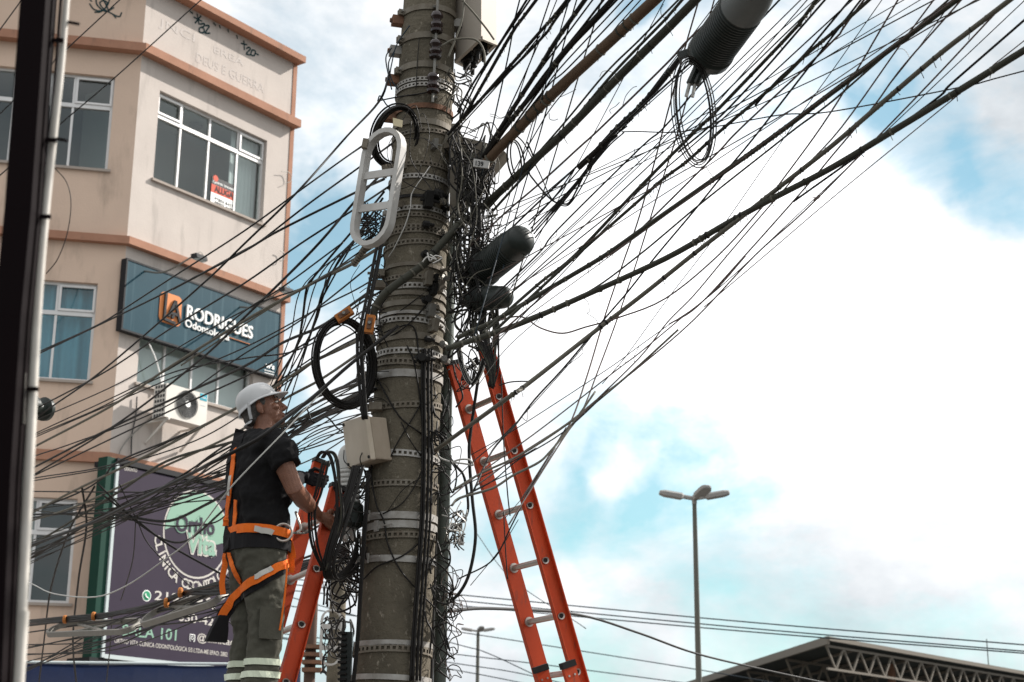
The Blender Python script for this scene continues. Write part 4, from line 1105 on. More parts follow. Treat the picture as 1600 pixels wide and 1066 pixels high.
def R_(pts, w, m='k', label=None, ext0=.0, ext1=1.6, **k):
    pts = wob_(pts) if w < 5 else pts; w = w * 1.0
    o = cable(pts, w, m, YR, label or LBR, GR, ext0, ext1, **k)
    if w > 4.2: ties(o, pts, w, YR)
    if not label: TOLABEL.append((o, 'R', pts, w, m))
    return o
def L_(pts, w, m='k', label=None, ext0=.0, ext1=2.0, **k):
    pts = wob_(pts); w = w * .86
    o = cable(pts, w, m, YL, label or LBL, GL, ext0, ext1, **k)
    if not label: TOLABEL.append((o, 'L', pts, w, m))
    return o

# -- to the upper right (start near the pole)
R_([(752, 275), (770, 200), (795, 90), (805, 30), (812, 0)], 2.4, 'u', 'thin slate-blue wire rising steeply beside the metal cabinet')
R_([(785, 425), (803, 345), (847, 200), (879, 75), (901, 0)], 2.4, 'u', 'thin slate-blue wire rising steeply left of the brown cable')
R_([(715, 175), (740, 130), (778, 70), (823, 0)], 3.6)
R_([(717, 190), (745, 132), (781, 70), (828, 0)], 3.0)
R_([(722, 188), (757, 127), (803, 47), (838, 0)], 5.5)
R_([(775, 215), (789, 180), (830, 94), (843, 50), (859, 0)], 2.2)
R_([(700, 210), (740, 168), (841, 53), (862, 30), (886, 0)], 5.5)
R_([(705, 203), (746, 160), (845, 62), (890, 0)], 4.6)
R_([(700, 218), (742, 173), (800, 108), (844, 56)], 2.2, ext1=0)
R_([(790, 195), (806, 160), (822, 112), (830, 94), (854, 41), (870, 0)], 1.6)
R_([(755, 245), (783, 199), (841, 109), (869, 64), (914, 0)], 7.5)
R_([(770, 225), (806, 163), (845, 109), (879, 62), (926, 0)], 2.8)
R_([(760, 240), (789, 200), (845, 131), (882, 81), (956, 0)], 8.5, 'k', 'heaviest black cable of the bundle left of the brown one')
R_([(772, 228), (845, 125), (909, 45), (943, 0)], 4)
R_([(775, 235), (848, 133), (890, 80), (964, 0)], 3.4)
R_([(768, 240), (834, 161), (871, 112), (974, 0)], 2.4)
R_([(775, 238), (852, 139), (888, 105), (989, 0)], 2.6)
R_([(790, 290), (841, 200), (862, 167), (899, 124), (928, 90), (965, 43), (1001, 0)], 2.0)
R_([(758, 258), (772, 240), (811, 200), (852, 158), (928, 88), (1023, 0)], 17, 'b', 'thick brown sheathed cable rising from the bracket to the top edge', sides=10)
R_([(760, 330), (875, 200), (946, 116), (999, 64), (1040, 20), (1060, 0)], 3.4, 'o')
R_([(770, 330), (886, 200), (959, 114), (1040, 30), (1066, 0)], 5.0, 'o')
th1 = R_([(584, 500, 8.2), (586, 482, 8.18), (605, 456, 8.16), (661, 414, 8.16), (682, 390, 8.16), (724, 345, 8.2), (740, 337), (834, 251), (890, 199), (965, 122), (1040, 48), (1087, 0)], 12, 'o', 'thick olive cable crossing the pole face and rising to the top edge', sides=10, per=6)
R_([(735, 385), (787, 335), (845, 284), (905, 230), (939, 200), (1040, 101), (1075, 64), (1142, 0)], 3.2, 'r')
R_([(770, 385), (860, 300), (1000, 168), (1098, 81), (1182, 0)], 3.6, dy=-.12)
R_([(905, 262), (928, 240), (965, 200), (1002, 165), (1040, 120), (1062, 92)], 9.5, 'k', 'twisted black bundle ending at the big top-right closure', ext1=.05)
for k, (x0, y0, x1, y1) in enumerate(((826, 352, 950, 215), (829, 357, 955, 214), (832, 362, 960, 212), (834, 366, 950, 225), (836, 372, 945, 235), (838, 360, 935, 240), (826, 346, 900, 262))):
    R_([(x0, y0), ((x0 + x1) / 2 + random.uniform(-4, 4), (y0 + y1) / 2 + random.uniform(2, 8)), (x1, y1), (x1 + 30, y1 - 28)], 2.4, ext1=0)
R_([(824, 222), (832, 247), (826, 266), (834, 281), (860, 311), (879, 320), (890, 314), (909, 284), (928, 245), (950, 218)], 3.0, 'k', 'slack cable sagging in a deep loop above the ribbed closure', ext1=0)
R_([(806, 211), (822, 228), (845, 275), (862, 310), (882, 322), (896, 312), (918, 275), (935, 235)], 2.2, 'k', 'second slack cable sagging in the deep loop above the closure', ext1=0)
R_([(745, 488), (841, 397), (871, 360), (1000, 232), (1036, 200), (1105, 120), (1218, 0)], 3.2)
R_([(770, 470), (845, 400), (1000, 252), (1075, 174), (1113, 137), (1251, 0)], 1.9)
R_([(772, 478), (850, 400), (1000, 258), (1130, 128), (1262, 10)], 1.6)
R_([(755, 520), (772, 505), (845, 441), (897, 400), (1000, 292), (1092, 200), (1120, 173), (1244, 43), (1276, 0)], 5.6, 'o')
R_([(1060, 238), (1120, 188), (1188, 116), (1289, 0)], 3.6)
R_([(770, 520), (880, 418), (1000, 312), (1037, 279), (1075, 251), (1131, 200), (1216, 128), (1257, 88), (1300, 52), (1358, 0)], 5.6, 'o')
R_([(1180, 165), (1216, 124), (1257, 86), (1328, 0)], 3.6)
R_([(770, 530), (882, 437), (960, 393), (1015, 344), (1118, 241), (1156, 200), (1300, 66), (1350, 0)], 3.0, 'r')
R_([(715, 528), (740, 516), (777, 499), (882, 437), (944, 400), (1000, 361), (1141, 262), (1227, 200), (1300, 145), (1495, 0)], 7.6, 'o', 'thick olive cable, second highest of the long ones reaching the top right', sides=8)
R_([(815, 501), (914, 458), (995, 400), (1094, 320), (1206, 230), (1246, 200), (1300, 158), (1381, 88)], 3.2, 'o')
R_([(698, 545), (740, 531), (815, 505), (909, 464), (1040, 404), (1131, 352), (1206, 311), (1300, 262), (1403, 200), (1506, 137), (1600, 79)], 10, 'o', 'thickest olive cable, leaving through the right edge of the picture', sides=10)
R_([(680, 704, 8.2), (792, 623), (826, 599), (937, 512), (1000, 464), (1084, 397), (1159, 339), (1216, 294), (1300, 228), (1384, 156), (1469, 84), (1578, 0)], 7.4, 'g', 'thick grey cable crossing in front of the right ladder top', sides=8)
R_([(1240, 315), (1450, 165), (1488, 129), (1600, 32)], 4.2)
R_([(777, 501), (813, 496), (845, 513), (879, 520), (916, 511), (965, 497), (1040, 466), (1122, 399), (1188, 328), (1219, 288), (1283, 200), (1337, 113), (1403, 0)], 2.8, 'r', 'reddish wire with a shallow sag right of the closures')
R_([(868, 695), (905, 650), (1000, 559), (1043, 505), (1083, 462), (1135, 399), (1206, 318), (1251, 269), (1315, 200), (1411, 64), (1459, 0)], 2.6, 'r')
R_([(1045, 507), (1090, 477), (1163, 399), (1262, 290), (1300, 241), (1362, 169), (1392, 129), (1422, 90), (1502, 0)], 2.8, 'r')
R_([(1395, 126), (1431, 79), (1482, 11), (1490, 0)], 1.4)
R_([(743, 760), (811, 711), (886, 661), (943, 618), (1000, 571), (1084, 498), (1180, 399), (1259, 328), (1388, 199), (1469, 113), (1557, 19)], 2.6, 'r')
R_([(1100, 480), (1195, 398), (1300, 309), (1433, 200), (1497, 146), (1557, 98), (1600, 64)], 1.8, 'r')
R_([(972, 206), (1000, 205), (1028, 207), (1060, 205), (1122, 197), (1150, 193), (1225, 180), (1300, 174), (1506, 135), (1600, 111)], 2.0, 'k', 'thin nearly level wire crossing the fan at the top right')
R_([(815, 780), (868, 696), (894, 655), (919, 580), (946, 490), (978, 400), (995, 350), (1015, 281), (1049, 156), (1073, 66), (1092, 0)], 2.6, 'r', 'steep reddish wire, left of the pair crossing the fan', dy=.1)
R_([(795, 820), (830, 767), (881, 681), (909, 644), (935, 580), (967, 496), (998, 400), (1032, 290), (1058, 211), (1078, 140), (1116, 0)], 2.4, 'r', 'steep reddish wire, right of the pair crossing the fan', dy=.1)
R_([(740, 767), (770, 704), (802, 666), (836, 625), (877, 580), (909, 543), (946, 496), (980, 456), (1026, 399), (1084, 329), (1135, 268), (1191, 200), (1345, 0)], 3.2, 'k')
R_([(800, 668), (836, 628), (900, 556), (960, 480)], 1.5, ext1=0)
R_([(941, 600), (978, 556), (1040, 473), (1094, 400), (1133, 348), (1238, 200), (1300, 111), (1378, 0)], 1.5)
R_([(736, 711), (806, 672), (946, 580), (1000, 541), (1045, 507), (1092, 475), (1150, 426), (1210, 370)], 1.5)
R_([(704, 777), (751, 739), (849, 668), (961, 580), (1000, 552), (1060, 501), (1116, 454), (1165, 400)], 2.2, 'r', ext1=0)
R_([(708, 766), (753, 739), (817, 709), (899, 653), (980, 588), (1060, 515)], 3.6, 'g', ext1=0)
R_([(712, 782), (770, 752), (811, 719), (881, 676), (950, 612)], 2.2, ext1=0)
R_([(706, 790), (719, 777), (770, 762), (802, 745), (839, 723), (858, 708), (879, 685), (905, 650), (930, 612)], 4.0, 'g', 'thick crooked cable drooping across the right ladder to the pole', ext1=0)
R_([(700, 772), (745, 748), (800, 722), (838, 700)], 1.8, ext1=0)
R_([(690, 800), (735, 770), (800, 738)], 1.8, ext1=0)
R_([(789, 810), (830, 760), (868, 700)], 1.3, ext1=0)
R_([(700, 760), (740, 722), (775, 690), (812, 655)], 1.8, ext1=0)
R_([(780, 602), (800, 597), (830, 596)], 2.2, ext1=0)
R_([(745, 605), (790, 545), (840, 500)], 1.3, ext1=0)
for k in range(16):                       # fine wires filling the fan
    x0 = random.uniform(740, 800); y0 = 330 + (k * 15) % 230
    tx = random.uniform(870, 1560); f = random.uniform(.2, .6)
    sl = (y0 - 0) / (tx - x0)
    R_([(x0, y0), (x0 + (tx - x0) * .5, y0 * .5 + random.uniform(2, 14)), (tx, 0)], random.uniform(1.5, 2.6), random.choice('krou'), dy=random.uniform(-.15, .25))
# black drop cables right of the conduit
cable([(752, 560), (749, 580), (736, 670), (733, 711), (738, 780), (743, 839), (733, 897), (715, 930), (698, 941)], 5.4, 'k', 8.35, 'black cable dropping beside the conduit and curling back to the pole', 'drop cables by the conduit')
cable([(706, 722), (716, 732), (725, 745), (731, 780), (729, 805), (712, 826)], 4.6, 'k', 8.38, 'short black cable arc beside the conduit', 'drop cables by the conduit')
cable([(787, 800, 8.2), (790, 860, 8.2), (793, 905, 8.2)], 2.0, 'k', YR, 'loose thin wire end hanging over the right ladder', None)
cable([(716, 905), (770, 875), (800, 820), (830, 760), (885, 668)], 2.4, 'k', 8.05, 'thin black wire slanting across the right ladder down to the pole', None)
cable([(735, 915), (780, 860), (810, 812)], 1.4, 'k', 8.1, 'hair-thin wire under the slanting black wire on the ladder', None)
cable([(684, 708), (688, 716), (706, 722), (728, 725), (739, 727), (734, 719), (720, 718), (706, 722)], 3.0, 'w', 8.3, 'pale grey wire hooked round the conduit', None)
cable([(783, 585), (787, 690), (793, 770), (797, 806)], 2.2, 'k', 8.1, 'black wire hanging down along the right ladder rail', None)
# far lines over the lower right
cable([(700, 955, 9.0), (770, 951, 10.0), (905, 961, 12.0), (1000, 990, 13.5), (1090, 1022, 15), (1200, 1048, 17), (1330, 1076, 19)], 3.6, 'k', YR, 'black twisted service cable sagging right behind the ladder', None, 0, 3)
for y0, y1, Y0, Y1 in ((929, 1008, 42, 36), (938, 1018, 42, 36), (946, 1021, 42, 36)):
    cable([(712, y0, Y0), (1150, (y0 + y1) / 2 + 2, (Y0 + Y1) / 2), (1640, y1 + 3, Y1)], 2.0, 'u', YR, 'thin bluish power line crossing low over the canopy', 'distant power lines', 8, 8)
for pts in ([(700, 985), (830, 1005), (1130, 1053), (1300, 1085)], [(700, 1021), (860, 1040), (1060, 1066)], [(700, 1035), (800, 1050), (900, 1072)], [(705, 1046), (760, 1056), (830, 1070)], [(700, 1003), (760, 1020), (860, 1066)]):
    cable([(x, y, 48) for x, y in pts], 1.6, 'u', YR, 'thin distant line low behind the right ladder', 'distant low lines', 6, 6)
cable([(742, 830, 30), (800, 905, 30), (905, 975, 30), (914, 982, 30)], 1.3, 'u', YR, 'hair-thin slanting line behind the right ladder', None)

# -- down to the left
L_([(609, 112, 8.3), (592, 159, 8.3), (541, 214), (464, 302), (380, 384), (310, 450), (157, 580), (76, 639)], 4.0, 'k', 'black cable from the upper left flank of the pole, topmost of the left fan')
L_([(565, 229, 8.2), (530, 251), (468, 298), (380, 362), (265, 435), (193, 484), (148, 509), (60, 550)], 3.0)
L_([(612, 225, 8.4), (560, 261), (481, 320), (408, 375), (380, 392), (265, 455), (148, 512), (60, 553)], 3.6)
L_([(600, 280, 8.4), (556, 300), (436, 362), (380, 394), (300, 436)], 4.4, ext1=.3)
L_([(600, 268, 8.4), (554, 315), (489, 392), (380, 497), (310, 564), (184, 661), (56, 740)], 4.4)
L_([(610, 290, 8.4), (554, 326), (470, 382), (380, 443), (265, 515), (166, 580), (65, 634)], 3.4)
L_([(600, 300, 8.4), (554, 358), (519, 397), (492, 431), (479, 450), (472, 500), (463, 545), (430, 600), (405, 655)], 4.0, ext1=.3)
L_([(598, 310, 8.4), (554, 371), (522, 422), (502, 459), (492, 500), (470, 560), (446, 615), (420, 668)], 3.8, ext1=.3)
L_([(600, 318, 8.4), (550, 380), (498, 478), (470, 530), (430, 610), (405, 640)], 3.0, ext1=.3)
L_([(604, 380, 8.4), (549, 411), (485, 444), (380, 503), (265, 574), (175, 634), (56, 697)], 5.4, 'g', 'twisted grey strand with dead-end grip left of the pole')
L_([(606, 372, 8.4), (549, 406), (470, 452), (380, 508), (300, 560)], 3.4, 'g', ext1=.2)
L_([(536, 379), (442, 448), (380, 488), (265, 576), (56, 677)], 2.8)
L_([(596, 429, 8.4), (554, 454), (500, 480), (380, 545), (250, 600), (90, 668)], 2.8)
L_([(594, 444, 8.4), (545, 480), (500, 512), (442, 536), (380, 572), (265, 625), (157, 679), (56, 729)], 5.2, 'k')
L_([(594, 456, 8.4), (556, 480), (500, 522), (400, 580), (265, 642), (56, 742)], 3.6)
L_([(572, 526, 8.4), (530, 545), (485, 568), (425, 608), (373, 636), (243, 706), (130, 760), (54, 799)], 5.6, 'g', 'pale grey cable passing just behind the helmet')
L_([(572, 545, 8.4), (500, 593), (440, 628), (364, 680), (243, 735), (120, 790), (54, 812)], 4.2, 'g')
L_([(590, 600, 8.4), (577, 607), (511, 637), (446, 662), (364, 690), (261, 720), (184, 770), (54, 850)], 5.2, 'o')
L_([(560, 395, 8.4), (486, 445), (400, 475), (300, 530), (187, 600), (60, 655)], 2.6)
L_([(598, 400, 8.4), (470, 500), (380, 552), (250, 640), (120, 690), (56, 712)], 2.8)
L_([(592, 470, 8.4), (470, 545), (380, 560), (265, 585), (150, 640), (60, 678)], 2.6)
L_([(590, 500, 8.4), (500, 552), (400, 620), (345, 650), (184, 722), (54, 747)], 2.8)
L_([(590, 512, 8.4), (500, 560), (400, 632), (300, 690), (173, 730), (54, 751)], 2.6)
for k in range(18):
    y1 = random.uniform(560, 655); y2 = y1 + random.uniform(40, 75); y3 = 690 + random.uniform(-6, 78); y4 = 770 + random.uniform(0, 42); y5 = random.choice((random.uniform(842, 880), random.uniform(842, 880), random.uniform(795, 812)))
    L_([(random.uniform(575, 600), y1, 8.4), (470, y2), (360, y3), (215, y4), (54, y5)], random.choice((2, 2.4, 2.8, 3.4, 4)), random.choice('kkko'), dy=random.uniform(-.1, .5))
for k in range(10):
    y1 = random.uniform(600, 690)
    L_([(random.uniform(560, 590), y1, 8.5), (random.uniform(480, 505), y1 + random.uniform(15, 45)), (random.uniform(425, 440), y1 + random.uniform(45, 90))], random.uniform(1.5, 2.6), ext1=.8, dy=random.uniform(0, .4))
for k in range(5):                      # steep ones beside the man's head
    x0 = 530 - k * 13; y0 = 405 + k * 9
    L_([(596, 330 + k * 8, 8.4), (x0, y0), (x0 - random.uniform(20, 35), y0 + 90), (x0 - random.uniform(60, 90), y0 + 190)], random.uniform(1.8, 3.0), ext1=.4)
# in front of the man
cable([(622, 510, 8.15), (549, 568, 8.0), (492, 618, 7.85), (443, 656, 7.58), (400, 688, 7.5), (333, 722, 7.6), (299, 740, 7.9), (209, 785, 8.6), (141, 818, 9.3), (54, 850, 10.2)], 6.2, 'k', YL, 'thick black cable passing in front of the man at shoulder height', None, 0, 2.0, sides=8)
cable([(51, 913, 9.6), (85, 928, 9.2), (148, 933, 8.8), (198, 915, 8.4), (254, 877, 8.1), (299, 841, 7.8), (348, 778, 7.5), (372, 749, 7.45), (440, 679, 7.5), (475, 642, 7.7), (530, 585, 8.1), (575, 545, 8.3)], 2.4, 'w', YL, 'pale grey thin wire looping in front of the man', None, .6, 0)
cable([(480, 640, 8.0), (490, 660, 8.0), (510, 652, 8.1), (526, 668, 8.3), (536, 676, 8.42)], 2.6, 'k', YL, 'short black wire curling toward the junction box', None)
# near the wall
for pts, w in (([(54, 768), (121, 769), (198, 770), (275, 768), (345, 752)], 2.6), ([(54, 797), (121, 772), (160, 748), (184, 722), (260, 690)], 3.6)):
    L_(pts, w, ext0=1.0, ext1=.4)
HG, HB = 'wires hanging down at the left', 'thin wire hanging nearly straight down before the lower left window'
for pts, w in (([(128, 760), (135, 823), (123, 904), (114, 1000), (120, 1075)], 3.4), ([(148, 760), (108, 830), (80, 918), (69, 1000), (60, 1075)], 2.8), ([(212, 816), (207, 877), (189, 938)], 1.8), ([(175, 960), (172, 1010), (166, 1070)], 1.8)):
    cable(pts, w, 'k', YL, HB, HG)
DG, DB = 'drooping cables over the banner', 'black cable drooping across the purple banner'
for pts, w in (([(205, 808), (211, 814), (256, 843), (294, 844), (346, 800), (380, 770)], 3.6), ([(190, 806), (209, 809), (265, 814), (321, 789), (348, 773), (380, 745)], 4.8), ([(212, 812), (220, 818), (265, 852), (342, 895), (380, 915)], 3.6),
               ([(200, 812), (265, 822), (330, 818), (360, 800)], 2.6), ([(188, 815), (240, 800), (350, 765)], 2.2), ([(180, 818), (260, 790), (350, 780)], 2.0), ([(215, 815), (232, 850), (280, 900), (345, 960)], 2.0)):
    cable(pts, w, 'k', YL, DB, DG, .4, .4)
# the low bundle under its racks
BG, BB = 'cables of the low bundle at the left', 'black cable of the low bundle resting on the two grey oval racks'
for k in range(13):
    j = lambda a: random.uniform(-a, a)
    cable([(30, 973 + j(6), 14.5), (83, 969 + j(4), 13.2), (166, 961 + j(4), 12.2), (238, 946 + j(4), 11.2), (290, 926 + j(4), 10.6), (350, 918 + j(10), 10.0), (430, 900 + j(14), 9.4), (545, 850 + j(22), 8.7)], random.uniform(2.6, 5), random.choice('kkkr'), YL, BB, BG, 1.0, 0)
for k in range(12):
    cable([(40, 1030 + random.uniform(-50, 20), 14), (180, 1000 + random.uniform(-40, 20), 12), (345, 945 + random.uniform(-40, 20), 10.2), (450, 905 + random.uniform(-20, 15), 9.4)], random.uniform(1.2, 2.6), 'k', YL, 'thin wire slanting below the low cable bundle', 'thin wires below the low bundle', .6, 0)
for (x, y, Y) in ((105, 968, 12.9), (150, 963, 12.4), (286, 926, 10.6), (264, 942, 10.9)):
    q = P(x, y, Y); b = MB(); b.lathe(q - Vector((.03, 0, 0)), (1, 0, 0), [(.030, 0), (.034, .006), (.034, .020), (.030, .026)], 12)
    b.build('cable_strap', M_TAG, label='copper-coloured strap round the low cable bundle', cat='strap', group='straps round the low bundle')
# upper left thin wires over the facade
for pts in ([(-10, 60), (34, 0)], [(187, 0), (103, 78), (70, 110)], [(314, 0), (181, 120), (94, 194)]):
    cable([(x, y, 15.5) for x, y in pts], 2.0, 'k', YL, 'thin wire slanting across the top floor of the building', 'thin wires over the top floor', 1.5, 1.5)
cable([(85, 262, 22.5), (104, 285, 22.6), (111, 318, 22.6), (105, 365, 22.6), (90, 405, 22.6), (72, 428, 22.6)], 1.6, 'k', YL, 'thin wire bowed against the tan wall between the windows', None)

# labels that tell the fan cables apart: by thickness, colour and where they leave
CN = {'k': 'black', 'g': 'grey', 'o': 'olive', 'b': 'brown', 'u': 'slate-blue', 'r': 'reddish', 'w': 'pale grey', 's': 'bare metal'}
def thick(w): return 'hair-thin' if w < 2 else 'thin' if w < 3 else 'medium' if w < 4.5 else 'thick'
rt = sorted([t for t in TOLABEL if t[1] == 'R' and t[2][-1][1] <= 20 and t[2][-1][0] < 1590], key=lambda t: t[2][-1][0])
rs_ = [t for t in TOLABEL if t[1] == 'R' and t[2][-1][0] >= 1590]
ri = sorted([t for t in TOLABEL if t[1] == 'R' and t not in rt and t not in rs_], key=lambda t: t[2][0][1])
for i, t in enumerate(rt): t[0]['label'] = '%s %s cable, %s from the left among plain ones leaving the top edge' % (thick(t[3]), CN[t[4]], ordinal(i + 1))
for i, t in enumerate(sorted(rs_, key=lambda t: t[2][-1][1])): t[0]['label'] = '%s %s cable, %s from the top among those leaving the right edge' % (thick(t[3]), CN[t[4]], ordinal(i + 1))
for i, t in enumerate(ri): t[0]['label'] = '%s %s short cable right of the pole, %s from the top by its pole end' % (thick(t[3]), CN[t[4]], ordinal(i + 1))
ll = sorted([t for t in TOLABEL if t[1] == 'L' and t[2][-1][0] <= 120], key=lambda t: t[2][-1][1])
li = sorted([t for t in TOLABEL if t[1] == 'L' and t not in ll], key=lambda t: t[2][-1][0])
for i, t in enumerate(ll): t[0]['label'] = '%s %s cable, %s from the top where the left fan meets the white pipe' % (thick(t[3]), CN[t[4]], ordinal(i + 1))
for i, t in enumerate(li): t[0]['label'] = '%s %s cable ending near the helmet or banner, %s from the left' % (thick(t[3]), CN[t[4]], ordinal(i + 1))

# -- on and around the pole
VG, VB = 'wires tied down the front of the pole', 'thin black wire running down the front of the concrete pole'
VN = [0]
VY = [y + x * .0001 for x, y in ((664, 545), (669, 545), (660, 545), (674, 545), (636, 540), (590, 592), (610, 715), (627, 660), (584, 700), (668, 700), (660, 745), (568, 905), (600, 520), (590, 535), (600, 505), (655, 60), (590, 158))]
def on_pole(pts, w, m='k', out=.014, label=None): 
    cable_pts = [face_pt(x, y, out) for x, y in pts]
    c = catmull(cable_pts, 6); b = MB(); b.tube(c, .5 * w * 8.5 / FPX, 6)
    VN[0] += 1
    return b.build('cable', M_W[m], None, 'all', label=label or '%s wire on the pole front, upper end %s from the top' % (thick(w), ordinal(1 + sorted(VY).index(pts[0][1] + pts[0][0] * .0001) if pts[0][1] + pts[0][0] * .0001 in VY else VN[0])), cat='cable', group=VG, fix=False)
for dx, w in ((0, 5.5), (6, 5.0), (-4, 3.4), (11, 4.0)):
    on_pole([(664 + dx, 545), (663 + dx, 600), (664 + dx, 690), (662 + dx, 790), (660 + dx, 830), (655 + dx, 900), (648 + dx, 1000), (645 + dx, 1064)], w, 'k', .03)
on_pole([(636, 540), (648, 570), (658, 640), (661, 720)], 2.6)
on_pole([(590, 592), (606, 622), (625, 652), (650, 672), (680, 690)], 2.8)
on_pole([(610, 715), (622, 690), (655, 635), (668, 590)], 2.4)
on_pole([(627, 660), (642, 690), (660, 715)], 2.0)
on_pole([(584, 700), (580, 740), (588, 788), (600, 815), (606, 850), (625, 890), (655, 925), (690, 960)], 2.6)
on_pole([(668, 700), (655, 745), (630, 785), (598, 803)], 2.2)
on_pole([(660, 745), (630, 765), (605, 800)], 1.2)
on_pole([(568, 905), (590, 885), (630, 868), (665, 840)], 2.6)
on_pole([(600, 520), (620, 512), (640, 508), (650, 520), (655, 560)], 2.6)
on_pole([(590, 535), (620, 520), (645, 500), (672, 470)], 2.4)
on_pole([(600, 505), (640, 475), (680, 445)], 1.6)
on_pole([(655, 60), (652, 100), (650, 140)], 1.4)
on_pole([(590, 158), (620, 152), (660, 146), (700, 138)], 2.6)
tw = on_pole([(672, 260), (662, 275), (651, 290), (643, 305), (641, 325), (634, 350), (625, 370), (615, 390), (607, 402)], 2.6, 's', .03, 'bright curly metal tie strip dangling down the pole face')
for k in range(40):
    pass
# left flank: verticals into the junction box and loops
FGv, FBv = 'cables hanging along the left flank of the pole', 'black cable hanging along the left flank of the pole to the box'
for k in range(7):
    o = random.uniform(-5, 5)
    cable([(600 + o * .4, 340, 8.35), (592 + o, 388, 8.3), (581 + o, 443, 8.2), (569 + o, 500, 8.15), (562 + o, 536, 8.12), (565 + o, 600, 8.1), (570 + o * .8, 655, 8.1)], random.uniform(2, 3.6), 'k', YL, FBv, FGv)
UG, UB = 'cables hanging from the junction box', 'black cable hanging from the junction box toward the left ladder'
for k in range(15):
    o = random.uniform(-9, 9); x1 = random.uniform(505, 560)
    cable([(560 + o, 728, 8.14), (548 + o, 770, 8.1), (528 + o * 1.2, 830, 8.05), (514 + o, 880, 8.05), (520 + o, 905, 8.1), (545, 890 + o, 8.3), (560, 860 + o * 3, 8.4)], random.uniform(2.2, 4.6), 'k', YL, UB, UG)
for k in range(6):
    o = random.uniform(-6, 6)
    cable([(500 + o, 715, 8.1), (508 + o, 706, 8.05), (521 + o, 715, 8.05), (528 + o * .6, 760, 8.05), (530 + o, 810, 8.05), (516 + o, 860, 8.05), (506 + o, 892, 8.05)], random.uniform(2.2, 4.8), random.choice('kko'), YL, 'black cable arching over the top of the left ladder', 'cables arching over the left ladder')
for k in range(8):
    o = random.uniform(-8, 8)
    cable([(508 + o, 720, 8.02), (496 + o, 770, 8.0), (486 + o, 800, 8.0), (490 + o, 850, 8.0), (505 + o * .5, 890, 8.05)], random.uniform(1.6, 3.2), 'k', YL, 'thin black cable hanging in front of the left ladder rail', 'thin cables before the left ladder')
for k in range(5):
    o = random.uniform(-4, 4)
    cable([(577 + o, 735, 8.3), (573 + o, 800, 8.28), (566 + o, 900, 8.26), (560 + o, 1000, 8.25), (553 + o, 1070, 8.25)], random.uniform(2, 3.6), 'k', YL, 'black cable running down the left edge of the pole', 'cables down the left edge of the pole')
# random tangles: loose wire in the air by the pole, some added for shade
def tangle(box, n, wr, group, label, mats='kkkk', curl=.5, Yr=(8.1, 8.5), seg=5):
    x0, y0, x1, y1 = box
    for k in range(n):
        x, y = random.uniform(x0, x1), random.uniform(y0, y1); a = random.uniform(0, 2 * pi); pts = []
        st = random.uniform(.25, .6) * min(x1 - x0, y1 - y0); Y = random.uniform(*Yr)
        for s in range(seg):
            pts.append((x, y, Y)); a += random.uniform(-1, 1) * curl * 2.2
            nx, ny = x + st * cos(a), y + st * sin(a)
            if not (x0 < nx < x1 and y0 < ny < y1):
                a = math.atan2((y0 + y1) / 2 - y, (x0 + x1) / 2 - x) + random.uniform(-.8, .8); nx, ny = x + st * cos(a), y + st * sin(a)
            x, y = nx, ny; Y = min(max(Y + random.uniform(-.05, .05), Yr[0]), Yr[1])
        cable(pts, random.uniform(*wr), random.choice(mats), YR, label, group, stuff=True)
tangle((700, 180, 775, 330), 34, (1.4, 3.4), 'loose wires round the bracket', 'loose black wire tangled round the bracket right of the pole', 'kkkko', .7, (8.1, 8.4))
tangle((700, 320, 770, 560), 46, (1.4, 3.6), 'loose wires by the closures', 'loose black wire tangled between the pole and the black closures', 'kkkkg', .7, (8.05, 8.45))
tangle((696, 70, 740, 190), 12, (1.4, 3.0), 'loose wires under the cabinet', 'loose wire looped under the metal cabinet', 'kkkg', .8, (8.3, 8.5))
tangle((690, 780, 730, 860), 16, (1.2, 2.6), 'loose bright wires by the conduit', 'loose wire end sprouting from the ties beside the conduit', 'ksgw', .8, (8.25, 8.5))
tangle((505, 820, 575, 960), 34, (1.4, 3.6), 'wire tangle left of the pole', 'black wire in the tangle between the left ladder and the pole', 'kkkk', .7, (8.5, 9.2))
tangle((690, 880, 725, 1066), 22, (.9, 1.9), 'dry vine stems on the conduit', 'thin dry stem curling off the lower conduit', 'krg', .9, (8.3, 8.55))
tangle((704, 545, 752, 612), 10, (1.4, 3.0), '', '', 'kkkkkkkw', .6, (8.1, 8.3))
tangle((555, 300, 600, 380), 10, (1.6, 3.0), '', '', 'kkk', .8, (8.3, 8.5))
tangle((700, 190, 785, 560), 30, (1.2, 2.6), '', '', 'kkkkkkgg', .3, (8.0, 8.5), 6)
tangle((555, 390, 612, 660), 34, (.9, 2.2), '', '', 'kkk', .5, (8.25, 8.6), 5)
tangle((600, 160, 700, 330), 8, (.9, 1.6), '', '', 'kkk', .4, (8.12, 8.25), 5)
tangle((670, 560, 712, 800), 26, (1.2, 3.0), '', '', 'kkk', .5, (8.22, 8.4), 5)  # extra wires added to shade the right side of the pole
tangle((668, 800, 712, 1066), 26, (1.2, 3.0), '', '', 'kkk', .5, (8.22, 8.4), 5)  # the same added shading wires, lower down
tangle((520, 690, 580, 900), 24, (1.0, 2.4), '', '', 'kkk', .6, (8.2, 8.5), 5)
tangle((500, 960, 550, 1062), 20, (1.6, 3.2), 'far wire tangle behind the ladder', 'far black wire looped between the two background poles', 'kkk', .9, (14.0, 15.5))
